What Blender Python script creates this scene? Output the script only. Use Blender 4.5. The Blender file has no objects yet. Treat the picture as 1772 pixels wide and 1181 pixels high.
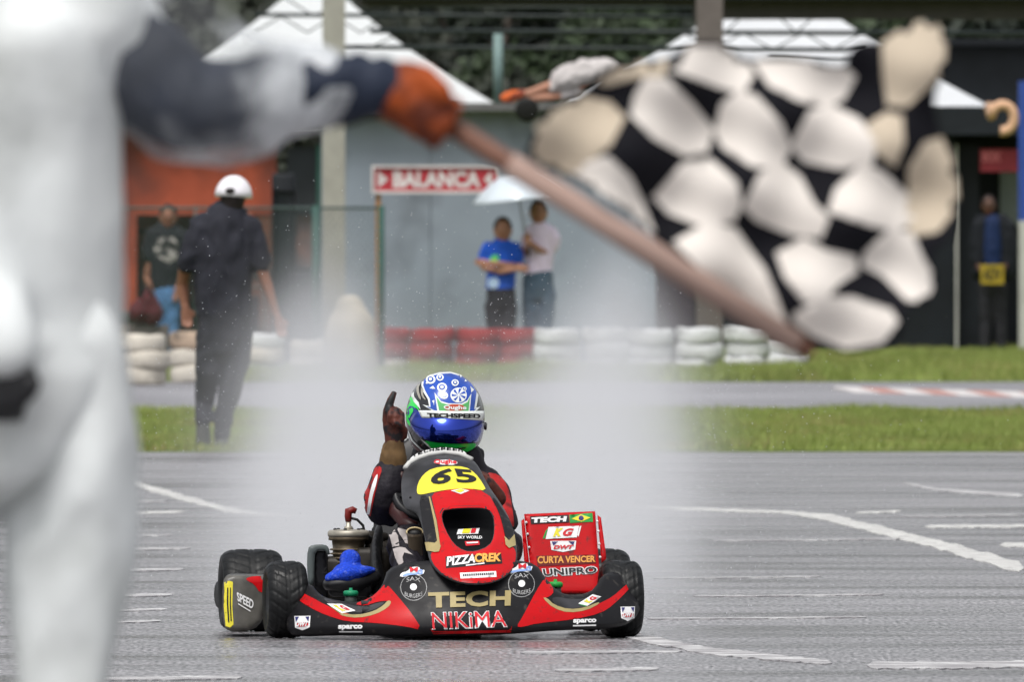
import bpy, bmesh, math, random
import numpy as np
from mathutils import Vector, Matrix, noise
from mathutils.bvhtree import BVHTree
from mathutils.geometry import delaunay_2d_cdt

random.seed(7); rng = np.random.default_rng(7)
R = math.radians
sc = bpy.context.scene
COL = sc.collection

# ------------------------------------------------------------------ camera
F = 31800.0            # focal length in pixels of the 1772 px wide photograph
CZ = 1.25              # camera height
HX, HY = 886.0, 442.0  # principal column, horizon row
cam_d = bpy.data.cameras.new('camera'); cam = bpy.data.objects.new('camera', cam_d); COL.objects.link(cam)
cam.location = (0, 0, CZ); cam.rotation_euler = (R(90), 0, 0)
cam_d.sensor_width = 36; cam_d.lens = F / 1772 * 36
cam_d.shift_y = -(590.5 - HY) / 1772
cam_d.clip_start = 0.5; cam_d.clip_end = 2000
cam_d.dof.use_dof = True; cam_d.dof.focus_distance = 61.5
cam_d.dof.aperture_fstop = cam_d.lens / 34.0
sc.camera = cam

SPRAY_D = 0.25
# ------------------------------------------------------------------ world, sun, exposure
SUN_EL, SUN_ROT = R(62), R(200)
w = bpy.data.worlds.new('World'); sc.world = w; w.use_nodes = True
nt = w.node_tree; bg = nt.nodes['Background']
sky = nt.nodes.new('ShaderNodeTexSky'); sky.sky_type = 'NISHITA'; sky.sun_disc = False
sky.sun_elevation = SUN_EL; sky.sun_rotation = SUN_ROT; sky.dust_density = 4; sky.air_density = 1.2
hs = nt.nodes.new('ShaderNodeHueSaturation'); hs.inputs['Saturation'].default_value = 0.22
nt.links.new(sky.outputs[0], hs.inputs['Color']); nt.links.new(hs.outputs[0], bg.inputs[0])
bg.inputs[1].default_value = 0.125
sd = bpy.data.lights.new('sun', 'SUN'); sd.energy = 1.5; sd.angle = R(25); sd.color = (1, .97, .93)
so = bpy.data.objects.new('sun', sd); COL.objects.link(so)
so.rotation_euler = (R(28), 0, R(-20)); so.location = (0, 0, 30)
sc.view_settings.view_transform = 'Standard'; sc.view_settings.look = 'None'
sc.view_settings.gamma = 1; sc.view_settings.use_curve_mapping = False
sc.view_settings.exposure = 0.38
cy = sc.cycles
cy.use_denoising = True; cy.max_bounces = 8; cy.diffuse_bounces = 2; cy.glossy_bounces = 3
cy.transparent_max_bounces = 12; cy.volume_bounces = 3; cy.use_adaptive_sampling = True; cy.adaptive_threshold = 0.02
cy.caustics_reflective = False; cy.caustics_refractive = False
cy.volume_step_rate = 1.0; cy.volume_max_steps = 96

# ------------------------------------------------------------------ geometry helpers
def P(px, py, Y):
    """the point at distance Y that the photograph shows at pixel px, py"""
    return Vector(((px - HX) * Y / F, Y, CZ - (py - HY) * Y / F))
def GY(py, z=0):
    """distance of the ground point seen at row py"""
    return F * (CZ - z) / (py - HY)

def srgb(c):
    return tuple(((x / 255) / 12.92 if x / 255 <= .04045 else ((x / 255 + .055) / 1.055) ** 2.4) for x in c)

MATS = {}
def mat(name, col, rough=.6, metal=0., var=.12, vscale=6., bump=0., bscale=60., coat=0., spec=.3, alpha=1., transl=0., col2=None, c2scale=3., c2lo=.45, c2hi=.6, stretch=(1, 1, 1), rvar=0.):
    if name in MATS: return MATS[name]
    m = bpy.data.materials.new(name); m.use_nodes = True; MATS[name] = m
    t = m.node_tree; N = t.nodes; K = t.links; p = N['Principled BSDF']
    p.inputs['Roughness'].default_value = rough; p.inputs['Metallic'].default_value = metal
    p.inputs['Specular IOR Level'].default_value = spec
    p.inputs['Coat Weight'].default_value = coat; p.inputs['Coat Roughness'].default_value = .08
    tc = N.new('ShaderNodeTexCoord'); mp = N.new('ShaderNodeMapping'); mp.inputs['Scale'].default_value = stretch
    K.new(tc.outputs['Object'], mp.inputs[0])
    nz = N.new('ShaderNodeTexNoise'); nz.inputs['Scale'].default_value = vscale; nz.inputs['Detail'].default_value = 6
    K.new(mp.outputs[0], nz.inputs['Vector'])
    mx = N.new('ShaderNodeMix'); mx.data_type = 'RGBA'
    lo = tuple(max(0, c * (1 - var)) for c in col); hi = tuple(min(1, c * (1 + var)) for c in col)
    mr = N.new('ShaderNodeMapRange'); mr.inputs[1].default_value = .3; mr.inputs[2].default_value = .7
    K.new(nz.outputs[0], mr.inputs[0]); K.new(mr.outputs[0], mx.inputs[0])
    mx.inputs[6].default_value = (*lo, 1); mx.inputs[7].default_value = (*hi, 1)
    out = mx.outputs[2]
    if col2 is not None:
        n2 = N.new('ShaderNodeTexNoise'); n2.inputs['Scale'].default_value = c2scale; n2.inputs['Detail'].default_value = 5
        K.new(mp.outputs[0], n2.inputs['Vector'])
        r2 = N.new('ShaderNodeMapRange'); r2.inputs[1].default_value = c2lo; r2.inputs[2].default_value = c2hi
        K.new(n2.outputs[0], r2.inputs[0])
        m2 = N.new('ShaderNodeMix'); m2.data_type = 'RGBA'; K.new(r2.outputs[0], m2.inputs[0])
        K.new(out, m2.inputs[6]); m2.inputs[7].default_value = (*col2, 1); out = m2.outputs[2]
    K.new(out, p.inputs['Base Color'])
    if rvar:
        r3 = N.new('ShaderNodeMapRange'); r3.inputs[3].default_value = max(.02, rough - rvar); r3.inputs[4].default_value = min(1, rough + rvar)
        r3.inputs[1].default_value = .35; r3.inputs[2].default_value = .65
        K.new(nz.outputs[0], r3.inputs[0]); K.new(r3.outputs[0], p.inputs['Roughness'])
    if bump:
        nb = N.new('ShaderNodeTexNoise'); nb.inputs['Scale'].default_value = bscale; nb.inputs['Detail'].default_value = 4
        K.new(tc.outputs['Object'], nb.inputs['Vector'])
        b = N.new('ShaderNodeBump'); b.inputs['Strength'].default_value = bump; b.inputs['Distance'].default_value = .02
        K.new(nb.outputs[0], b.inputs['Height']); K.new(b.outputs[0], p.inputs['Normal'])
    last = p.outputs[0]
    mo = N['Material Output']
    if transl:
        tr = N.new('ShaderNodeBsdfTranslucent'); K.new(out, tr.inputs[0])
        ms = N.new('ShaderNodeMixShader'); ms.inputs[0].default_value = transl
        K.new(last, ms.inputs[1]); K.new(tr.outputs[0], ms.inputs[2]); last = ms.outputs[0]
    if alpha < 1:
        tp = N.new('ShaderNodeBsdfTransparent')
        ms = N.new('ShaderNodeMixShader'); ms.inputs[0].default_value = alpha
        K.new(tp.outputs[0], ms.inputs[1]); K.new(last, ms.inputs[2]); last = ms.outputs[0]
    if last is not p.outputs[0]: K.new(last, mo.inputs[0])
    return m

def root(name, loc, label, cat, group=None, rz=0.):
    o = bpy.data.objects.new(name, None); COL.objects.link(o); o.empty_display_size = .1
    o.location = loc; o.rotation_euler = (0, 0, rz)
    o['label'] = label; o['category'] = cat
    if group: o['group'] = group
    return o
def tag(o, label=None, cat=None, group=None, kind=None):
    if label: o['label'] = label
    if cat: o['category'] = cat
    if group: o['group'] = group
    if kind: o['kind'] = kind
    return o
def rootmat(o):
    while o.parent: o = o.parent
    return Matrix.Translation(o.location) @ o.rotation_euler.to_matrix().to_4x4()
WORLD = {}
def mk(name, V, Fc, m=None, parent=None, smooth=True, mats=None, mi=None, keep=True):
    """one mesh object from world-space vertices"""
    me = bpy.data.meshes.new(name)
    V = [Vector(v) for v in V]
    if parent is not None:
        inv = rootmat(parent).inverted(); L = [inv @ v for v in V]
    else: L = V
    me.from_pydata([tuple(v) for v in L], [], Fc); me.validate(clean_customdata=False)
    if smooth: me.polygons.foreach_set('use_smooth', [True] * len(me.polygons))
    for mm in (mats or [m]):
        if mm: me.materials.append(mm)
    if mi is not None: me.polygons.foreach_set('material_index', mi)
    me.update()
    o = bpy.data.objects.new(name, me); COL.objects.link(o)
    if parent is not None: o.parent = parent
    if keep: WORLD[o.name] = (V, Fc)
    return o
def top_mesh(name, V, Fc, m, origin, label=None, cat=None, group=None, kind=None, **k):
    """a one-mesh thing with its origin at its base"""
    origin = Vector(origin)
    o = mk(name, [Vector(v) - origin for v in V], Fc, m, None, **k); o.location = origin
    WORLD[o.name] = ([Vector(v) for v in V], Fc)
    return tag(o, label, cat, group, kind)

class G:
    """collects shapes into one vertex / face list"""
    def __init__(s): s.V = []; s.F = []
    def add(s, V, Fc):
        n = len(s.V); s.V += [Vector(v) for v in V]; s.F += [tuple(i + n for i in f) for f in Fc]; return s
    def box(s, c, d, M=None, b=0.):
        c = Vector(c); x, y, z = [q / 2 for q in d]
        if b <= 0:
            V = [Vector((i * x, j * y, k * z)) for i in (-1, 1) for j in (-1, 1) for k in (-1, 1)]
            Fc = [(0, 1, 3, 2), (4, 6, 7, 5), (0, 4, 5, 1), (2, 3, 7, 6), (0, 2, 6, 4), (1, 5, 7, 3)]
        else:
            bm = bmesh.new(); bmesh.ops.create_cube(bm, size=1)
            for v in bm.verts: v.co = Vector((v.co.x * d[0], v.co.y * d[1], v.co.z * d[2]))
            bmesh.ops.bevel(bm, geom=list(bm.edges), offset=b, segments=2, profile=.5, affect='EDGES')
            bm.verts.index_update(); V = [v.co.copy() for v in bm.verts]; Fc = [tuple(v.index for v in f.verts) for f in bm.faces]; bm.free()
        return s.add([c + (M @ v if M else v) for v in V], Fc)
    def tube(s, pts, r, n=10, cap=True, flat=1., up=None):
        """swept round (or elliptical) section through pts; r is one radius or one per point"""
        pts = [Vector(p) for p in pts]; m = len(pts)
        rs = r if isinstance(r, (list, tuple)) else [r] * m
        V = []; Fc = []; prev = None
        for i, p in enumerate(pts):
            t = (pts[min(i + 1, m - 1)] - pts[max(i - 1, 0)]).normalized()
            a = up or prev or (Vector((0, 1, 0)) if abs(t.y) < .8 else Vector((1, 0, 0)))
            b = (Vector(a) - t * t.dot(Vector(a))).normalized(); c = t.cross(b); prev = b
            for k in range(n):
                q = 2 * math.pi * k / n
                V.append(p + (c * math.cos(q) + b * math.sin(q) * flat) * rs[i])
        for i in range(m - 1):
            for k in range(n):
                Fc.append((i * n + k, i * n + (k + 1) % n, (i + 1) * n + (k + 1) % n, (i + 1) * n + k))
        if cap: Fc += [tuple(range(n))[::-1], tuple(range((m - 1) * n, m * n))]
        return s.add(V, Fc)
    def bar(s, a, b, r, n=10): return s.tube([a, b], r, n)
    def lathe(s, prof, c, axis=(0, 0, 1), n=32, closed=False):
        """prof: (radius, height) pairs turned about axis through c"""
        ax = Vector(axis).normalized(); a = ax.orthogonal().normalized(); b = ax.cross(a); c = Vector(c)
        V = [c + ax * h + (a * math.cos(2 * math.pi * k / n) + b * math.sin(2 * math.pi * k / n)) * r for r, h in prof for k in range(n)]
        m = len(prof); Fc = []
        for i in range(m if closed else m - 1):
            j = (i + 1) % m
            for k in range(n): Fc.append((i * n + k, i * n + (k + 1) % n, j * n + (k + 1) % n, j * n + k))
        if not closed: Fc += [tuple(range(n))[::-1], tuple(range((m - 1) * n, m * n))]
        return s.add(V, Fc)
    def ball(s, c, r, n=16, M=None):
        r = Vector(r) if isinstance(r, (tuple, list, Vector)) else Vector((r, r, r)); c = Vector(c)
        V = [Vector((0, 0, 1))]; Fc = []; h = n // 2
        for i in range(1, h):
            q = math.pi * i / h
            V += [Vector((math.sin(q) * math.cos(2 * math.pi * k / n), math.sin(q) * math.sin(2 * math.pi * k / n), math.cos(q))) for k in range(n)]
        V.append(Vector((0, 0, -1))); e = len(V) - 1
        for k in range(n):
            Fc.append((0, 1 + k, 1 + (k + 1) % n)); Fc.append((e, e - n + (k + 1) % n, e - n + k))
            for i in range(h - 2):
                a = 1 + i * n; Fc.append((a + k, a + n + k, a + n + (k + 1) % n, a + (k + 1) % n))
        V = [Vector((v.x * r.x, v.y * r.y, v.z * r.z)) for v in V]
        return s.add([c + (M @ v if M else v) for v in V], Fc)
    def mk(s, name, m, parent=None, **k): return mk(name, s.V, s.F, m, parent, **k)
    def top(s, name, m, origin, *a, **k): return top_mesh(name, s.V, s.F, m, origin, *a, **k)

def loft(g, rows, n=14):
    """rows: (point, half width, half depth); rounded ends: a limb or trunk section"""
    pts = [Vector(r[0]) for r in rows]; m = len(rows); V = []; Fc = []
    def ring(p, t, rx, ry):
        b = Vector((0, 1, 0)) if abs(t.y) < .9 else Vector((0, 0, 1))
        b = (b - t * t.dot(b)).normalized(); c = t.cross(b)
        return [p + c * math.cos(2 * math.pi * k / n) * rx + b * math.sin(2 * math.pi * k / n) * ry for k in range(n)]
    R_ = []
    for i in range(m):
        t = (pts[min(i + 1, m - 1)] - pts[max(i - 1, 0)]).normalized()
        rx = rows[i][1]; ry = rows[i][2] if len(rows[i]) > 2 else rx
        if i == 0:
            for q in (.92, .6): R_.append(ring(pts[0] - t * rx * q, t, rx * math.sqrt(1 - q * q), ry * math.sqrt(1 - q * q)))
        R_.append(ring(pts[i], t, rx, ry))
        if i == m - 1:
            for q in (.6, .92): R_.append(ring(pts[-1] + t * rx * q, t, rx * math.sqrt(1 - q * q), ry * math.sqrt(1 - q * q)))
    for r in R_: V += r
    for i in range(len(R_) - 1):
        for k in range(n): Fc.append((i * n + k, i * n + (k + 1) % n, (i + 1) * n + (k + 1) % n, (i + 1) * n + k))
    Fc += [tuple(range(n))[::-1], tuple(range((len(R_) - 1) * n, len(R_) * n))]
    return g.add(V, Fc)

def blend(name, g, m, parent, vox=.012, sm=4, wr=0., ws=14., seed=0.):
    """melts overlapping sections into ONE continuous surface; wr adds cloth folds"""
    me = bpy.data.meshes.new('tmp'); me.from_pydata([tuple(v) for v in g.V], [], g.F); me.update()
    o = bpy.data.objects.new('tmp', me); COL.objects.link(o)
    md = o.modifiers.new('r', 'REMESH'); md.mode = 'VOXEL'; md.voxel_size = vox
    ms = o.modifiers.new('s', 'SMOOTH'); ms.iterations = sm; ms.factor = .5
    dg = bpy.context.evaluated_depsgraph_get(); dg.update()
    ev = o.evaluated_get(dg); e = ev.to_mesh()
    V = [v.co.copy() for v in e.vertices]; Nn = [v.normal.copy() for v in e.vertices]; Fc = [tuple(p.vertices) for p in e.polygons]
    ev.to_mesh_clear(); bpy.data.objects.remove(o); bpy.data.meshes.remove(me)
    if wr:
        for i, v in enumerate(V):
            q = Vector((v.x * ws, v.y * ws, v.z * ws * .6 + seed))
            a = noise.noise(q + Vector((noise.noise(q * .5), 0, seed)) * 2)
            V[i] = v + Nn[i] * wr * ((1 - abs(a) * 3.2) * .7 + noise.noise(q * 2.3) * .5)
    return mk(name, V, Fc, m, parent)

# ---- outlines filled in image rows / columns and laid on real depth
def inside(p, poly):
    x, y = p; c = False; n = len(poly); j = n - 1
    for i in range(n):
        xi, yi = poly[i]; xj, yj = poly[j]
        if (yi > y) != (yj > y) and x < (xj - xi) * (y - yi) / (yj - yi) + xi: c = not c
        j = i
    return c
def smooth_poly(poly, k=2):
    for _ in range(k):
        q = []
        for i in range(len(poly)):
            a = poly[i]; b = poly[(i + 1) % len(poly)]
            q += [(a[0] * .75 + b[0] * .25, a[1] * .75 + b[1] * .25), (a[0] * .25 + b[0] * .75, a[1] * .25 + b[1] * .75)]
        poly = q
    return poly
def densify(poly, step):
    q = []
    for i in range(len(poly)):
        a = poly[i]; b = poly[(i + 1) % len(poly)]; d = math.hypot(b[0] - a[0], b[1] - a[1]); n = max(1, int(d / step))
        q += [(a[0] + (b[0] - a[0]) * t / n, a[1] + (b[1] - a[1]) * t / n) for t in range(n)]
    return q
def edge_dist(p, poly):
    d = 1e9; n = len(poly)
    for i in range(n):
        ax, ay = poly[i]; bx, by = poly[(i + 1) % n]; dx, dy = bx - ax, by - ay; L = dx * dx + dy * dy
        t = 0 if L == 0 else max(0, min(1, ((p[0] - ax) * dx + (p[1] - ay) * dy) / L))
        d = min(d, math.hypot(p[0] - ax - t * dx, p[1] - ay - t * dy))
    return d
def fill(poly, step, holes=()):
    polys = [densify(poly, step)] + [densify(h, step) for h in holes]
    pts = []; ed = []
    for q in polys:
        n = len(pts); pts += [Vector(p) for p in q]; ed += [(n + i, n + (i + 1) % len(q)) for i in range(len(q))]
    nb = len(pts)
    xs = [p[0] for p in poly]; ys = [p[1] for p in poly]
    y = min(ys) + step / 2; row = 0
    while y < max(ys):
        x = min(xs) + (step / 2 if row % 2 else 0)
        while x < max(xs):
            if inside((x, y), poly) and not any(inside((x, y), h) for h in holes) and edge_dist((x, y), polys[0]) > step * .4 and all(edge_dist((x, y), h) > step * .4 for h in polys[1:]): pts.append(Vector((x, y)))
            x += step
        y += step * .87; row += 1
    v, e, f, *_ = delaunay_2d_cdt(pts, ed, [], 0, 1e-4)
    out = []
    for t in f:
        c = [sum(v[i][k] for i in t) / 3 for k in (0, 1)]
        if inside(c, poly) and not any(inside(c, h) for h in holes): out.append(tuple(t))
    return [tuple(q) for q in v], out
def relief(name, poly, Yf, thick, m, parent, step=5, holes=(), round_px=6, round_m=.012, world=None):
    """a shell: the outline on its depth Yf(px, py), edges rolled back, closed by a back wall thick metres behind"""
    pts, tri = fill(poly, step, holes)
    V = []; loops = [densify(poly, step)] + [densify(h, step) for h in holes]
    for p in pts:
        d = min(edge_dist(p, l) for l in loops)
        r = 0 if d >= round_px else round_m * (1 - math.sqrt(max(0, 1 - (1 - d / round_px) ** 2)))
        V.append(P(p[0], p[1], Yf(*p) + r))
    n = len(V)
    Vb = [v + Vector((0, thick, 0)) for v in V]
    Fc = []
    for a, b, c in tri:
        s_ = (pts[b][0] - pts[a][0]) * (pts[c][1] - pts[a][1]) - (pts[b][1] - pts[a][1]) * (pts[c][0] - pts[a][0])
        if s_ > 0: a, b = b, a
        Fc.append((a, b, c)); Fc.append((n + c, n + b, n + a))
    cnt = {}
    for a, b, c in Fc[::2]:
        for e in ((a, b), (b, c), (c, a)): cnt[e] = 1
    for a, b in list(cnt):
        if (b, a) not in cnt: Fc.append((b, a, n + a, n + b))
    return mk(name, V + Vb, Fc, m, parent)
BV = {}
def caster(objs):
    key = tuple(o.name for o in objs)
    if key not in BV:
        V = []; Fc = []
        for k in key:
            n = len(V); V += WORLD[k][0]; Fc += [tuple(i + n for i in f) for f in WORLD[k][1]]
        BV[key] = BVHTree.FromPolygons(V, Fc)
    return BV[key]
def cast(px, py, objs, off):
    o = Vector((0, 0, CZ)); d = (P(px, py, 10) - o).normalized()
    hit, nrm, i, dist = caster(objs).ray_cast(o, d)
    if hit is None: return None
    if nrm.dot(d) > 0: nrm = -nrm
    return hit + nrm * off
def decal(name, poly, on, m, parent, step=5, off=.0015, label=None):
    """a thin sticker or painted area hugging the surface of the objects 'on'"""
    pts, tri = fill(poly, step)
    W = [cast(p[0], p[1], on, off) for p in pts]
    tri = [t for t in tri if all(W[i] is not None for i in t) and max((W[t[0]] - W[t[1]]).length, (W[t[1]] - W[t[2]]).length) < .12]
    if not tri: return None
    lab = {}
    def find(i):
        while lab.setdefault(i, i) != i: i = lab[i]
        return i
    for t in tri:
        a_, b_, c_ = map(find, t); lab[b_] = a_; lab[find(c_)] = find(a_)
    cnt = {}
    for t in tri: cnt[find(t[0])] = cnt.get(find(t[0]), 0) + 1
    best = max(cnt, key=cnt.get); tri = [t for t in tri if find(t[0]) == best]
    tri = [t if (pts[t[1]][0] - pts[t[0]][0]) * (pts[t[2]][1] - pts[t[0]][1]) - (pts[t[1]][1] - pts[t[0]][1]) * (pts[t[2]][0] - pts[t[0]][0]) < 0 else t[::-1] for t in tri]
    used = sorted({i for t in tri for i in t}); ix = {a: b for b, a in enumerate(used)}
    o = mk(name, [W[i] for i in used], [tuple(ix[i] for i in t) for t in tri], m, parent)
    if label: o['label'] = label
    return o
def text2d(s, bold=0., shear=0., spacing=1.):
    cu = bpy.data.curves.new('t', 'FONT'); cu.body = s; cu.resolution_u = 3; cu.offset = bold; cu.shear = shear; cu.space_character = spacing
    o = bpy.data.objects.new('t', cu); COL.objects.link(o)
    dg = bpy.context.evaluated_depsgraph_get(); dg.update()
    ev = o.evaluated_get(dg); e = ev.to_mesh()
    V = [(v.co.x, v.co.y) for v in e.vertices]; Fc = [tuple(p.vertices) for p in e.polygons]
    ev.to_mesh_clear(); bpy.data.objects.remove(o); bpy.data.curves.remove(cu)
    x0 = min(v[0] for v in V); x1 = max(v[0] for v in V); y0 = min(v[1] for v in V); y1 = max(v[1] for v in V)
    return [((v[0] - x0) / (x1 - x0), (v[1] - y0) / (y1 - y0)) for v in V], Fc
def lettering(s, quad, on, m, parent, bold=.02, shear=0., off=.003, spacing=1., arc=0., name='lettering'):
    """quad: top-left, top-right, bottom-right, bottom-left in photo pixels"""
    T, Fc = text2d(s, bold, shear, spacing); (a, b, c, d) = [Vector(q) for q in quad]; W = []
    for u, v in T:
        p = (a * (1 - u) + b * u) * v + (d * (1 - u) + c * u) * (1 - v); p = p + Vector((0, -arc * (1 - (2 * u - 1) ** 2)))
        W.append(cast(p[0], p[1], on, off))
    Fc = [f for f in Fc if all(W[i] is not None for i in f)]
    if not Fc: return None
    used = sorted({i for t in Fc for i in t}); ix = {x: y for y, x in enumerate(used)}
    return mk(name, [W[i] for i in used], [tuple(ix[i] for i in t) for t in Fc], m, parent, smooth=False)
def Q(x0, y0, x1, y1): return [(x0, y0), (x1, y0), (x1, y1), (x0, y1)]
def circ(x, y, r, n=20, k=1.): return [(x + r * math.cos(2 * math.pi * i / n), y + r * k * math.sin(2 * math.pi * i / n)) for i in range(n)]
def mini(x0, y0, s, pts): return [(x0 + p[0] / s, y0 + p[1] / s) for p in pts]
# ================================================================== MATERIALS
def asphalt(name, base, rough, scale=1.):
    m = bpy.data.materials.new(name); m.use_nodes = True; t = m.node_tree; N = t.nodes; K = t.links; p = N['Principled BSDF']; p.inputs['Specular IOR Level'].default_value = .5
    tc = N.new('ShaderNodeTexCoord')
    def noi(s, sx, sy, d=5):
        mp = N.new('ShaderNodeMapping'); mp.inputs['Scale'].default_value = (sx, sy, 1); K.new(tc.outputs['Object'], mp.inputs[0])
        n = N.new('ShaderNodeTexNoise'); n.inputs['Scale'].default_value = s; n.inputs['Detail'].default_value = d; K.new(mp.outputs[0], n.inputs['Vector']); return n.outputs[0]
    grain = noi(30 * scale, 2.4, .24, 5); streak = noi(1.1, .35, .9, 6); patch = noi(.35, .6, .25, 4)
    def rng_(x, a, b, c, d):
        r = N.new('ShaderNodeMapRange'); K.new(x, r.inputs[0])
        for i, q in enumerate((a, b, c, d)): r.inputs[i + 1].default_value = q
        return r.outputs[0]
    mul = N.new('ShaderNodeMath'); mul.operation = 'MULTIPLY'; K.new(rng_(grain, .32, .68, .15, 2.0), mul.inputs[0]); K.new(rng_(streak, .35, .65, .75, 1.22), mul.inputs[1])
    mu2 = N.new('ShaderNodeMath'); mu2.operation = 'MULTIPLY'; K.new(mul.outputs[0], mu2.inputs[0]); K.new(rng_(patch, .3, .7, .8, 1.2), mu2.inputs[1])
    v = N.new('ShaderNodeVectorMath'); v.operation = 'SCALE'; v.inputs[0].default_value = base; K.new(mu2.outputs[0], v.inputs['Scale'])
    K.new(v.outputs[0], p.inputs['Base Color'])
    K.new(rng_(streak, .35, .65, rough - .07, rough + .13), p.inputs['Roughness'])
    b = N.new('ShaderNodeBump'); b.inputs['Strength'].default_value = .26; b.inputs['Distance'].default_value = .012
    K.new(grain, b.inputs['Height']); K.new(b.outputs[0], p.inputs['Normal'])
    return m
M_ASPH = asphalt('wet_asphalt', (.195, .188, .196), .25)
M_ROAD = asphalt('service_asphalt', (.22, .215, .23), .5)
M_PAINT = mat('road_paint', (.62, .62, .60), .85, var=.15, vscale=30, bump=.9, bscale=60, spec=.15, col2=(.22, .21, .22), c2scale=9, c2lo=.48, c2hi=.72)
M_THIN = mat('worn_paint', (.58, .58, .58), .7, var=.25, vscale=20, bump=.4, bscale=60, spec=.5, col2=(.28, .27, .28), c2scale=5, c2lo=.38, c2hi=.56)
M_TURF = mat('turf', (.13, .17, .035), .9, var=.3, vscale=2, col2=(.12, .12, .04), c2scale=1.1, c2lo=.55, c2hi=.75)
M_BLADE = mat('grass_blade', (.26, .32, .085), .6, var=.4, vscale=.9, transl=.3, col2=(.34, .28, .12), c2scale=.7, c2lo=.52, c2hi=.7)
M_EARTH = mat('earth', (.10, .09, .06), .9, var=.3, vscale=1)

# ================================================================== SETTING
def sheet(name, pts, z, m, kind='structure', label=None):
    k = len(pts); o = top_mesh(name, [(x, y, z) for x, y in pts] + [(x, y, z - .06) for x, y in pts[:2]], [tuple(range(k)), (k, k + 1, 1, 0)], m, (pts[0][0], pts[0][1], z), label, None, None, kind, smooth=False)
    return o
sheet('ground', [(-300, -20), (300, -20), (300, 900), (-300, 900)], -.05, M_EARTH)
sheet('race_track', [(-40, 2), (40, 2), (40, 116.6), (-40, 116.6)], 0, M_ASPH)
Y1, Y2, Y3 = 116.6, 145.6, 180.4
sheet('grass_verge', [(-40, Y1), (40, Y1), (40, Y2), (-40, Y2)], .012, M_TURF)
sheet('service_road', [(-40, Y2), (40, Y2), (40, Y3), (-40, Y3)], .004, M_ROAD)
sheet('grass_bank', [(-40, Y3), (40, Y3), (40, 236), (-40, 236)], .012, M_TURF)
sheet('yard_paving', [(-60, 236), (60, 236), (60, 280), (-60, 280)], -.01, M_ROAD)

def blades(name, x0, x1, y0, y1, n, h0, h1, w_, label, z=.012, fn=None):
    x = rng.uniform(x0, x1, n); y = rng.uniform(y0, y1, n)
    cl = np.array([noise.noise(Vector((a * 1.3, b * .25, 0))) for a, b in zip(x, y)])
    h = rng.uniform(h0, h1, n) * (1 + cl * .6); a = rng.uniform(0, math.pi, n)
    ww = w_ * rng.uniform(.6, 1.4, n); lx = rng.normal(0, .4, n) * h; ly = rng.normal(0, .4, n) * h
    V = np.zeros((n, 3, 3)); V[:, 0] = np.c_[x - ww * np.cos(a), y - ww * np.sin(a), np.full(n, z)]
    V[:, 1] = np.c_[x + ww * np.cos(a), y + ww * np.sin(a), np.full(n, z)]; V[:, 2] = np.c_[x + lx, y + ly, z + h]
    if fn is not None: k = fn(x, y); V = V[k]; n = len(V)
    me = bpy.data.meshes.new(name); me.vertices.add(n * 3); me.vertices.foreach_set('co', V.reshape(-1))
    me.loops.add(n * 3); me.loops.foreach_set('vertex_index', np.arange(n * 3)); me.polygons.add(n)
    me.polygons.foreach_set('loop_start', np.arange(n) * 3); me.update(); me.validate(); me.materials.append(M_BLADE)
    o = bpy.data.objects.new(name, me); COL.objects.link(o); return tag(o, label, None, None, 'stuff')
blades('grass', -5.2, 5.2, Y1 + .05, Y2 - .1, 120000, .03, .075, .006, 'short bright green grass on the strip between track and service road')
blades('grass', -1, 8, Y3 + .2, 235, 70000, .04, .12, .009, 'mown green grass on the far bank below the dark building', fn=lambda x, y: x > 1.2 + (y - 180) * .01)
blades('grass', -6, 3, Y3 - .4, 194, 40000, .04, .16, .010, 'rough dull grass round the feet of the tyre stacks')

# painted lines, seen at grazing angle: given by the rows and columns where they lie on the ground
def gp(px, py, z=.006):
    Y = GY(py, z); return ((px - HX) * Y / F, Y)
def line(pts, m, z=.004, name='painted_line'):
    """pts: (px, upper row, lower row)"""
    fine = []; rr = random.Random(int(pts[0][0] * 7 + pts[0][1]))
    for (x0, t0, b0), (x1, t1, b1) in zip(pts, pts[1:]):
        k = max(1, int(abs(x1 - x0) / 9))
        for i in range(k):
            f = i / k; h = (b0 + (b1 - b0) * f) - (t0 + (t1 - t0) * f)
            fine.append((x0 + (x1 - x0) * f, t0 + (t1 - t0) * f + rr.uniform(-.13, .13) * h, b0 + (b1 - b0) * f + rr.uniform(-.13, .13) * h))
    h = pts[-1]; fine.append(h); m0 = (fine[0][1] + fine[0][2]) / 2; fine[0] = (fine[0][0], m0 - .2, m0 + .2); m0 = (h[1] + h[2]) / 2; fine[-1] = (h[0], m0 - .2, m0 + .2)
    a = [gp(x, t, z) for x, t, b in fine]; b = [gp(x, q, z) for x, t, q in fine]; n = len(fine)
    V = [(x, y, z) for x, y in a + b] + [(x, y, -.001) for x, y in b]; Fc = [(n + i, n + i + 1, i + 1, i) for i in range(n - 1)] + [(2 * n + i, 2 * n + i + 1, n + i + 1, n + i) for i in range(n - 1)]
    return top_mesh(name, V, Fc, m, V[0], None, None, None, 'structure', smooth=False)
line([(1040, 872, 874), (1180, 878, 883), (1360, 884.5, 889), (1430, 889, 901), (1600, 929, 944), (1772, 974, 994)], M_PAINT)
line([(120, 815, 820), (225, 830, 840), (300, 852, 862), (390, 877, 886), (460, 888, 893), (560, 893, 896)], M_PAINT)
line([(1060, 1085, 1098), (1115, 1099, 1112), (1220, 1120, 1132), (1340, 1133, 1143), (1440, 1144, 1151)], M_THIN)
line([(1560, 834, 836), (1620, 845, 850), (1772, 855, 861)], M_THIN)
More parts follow.
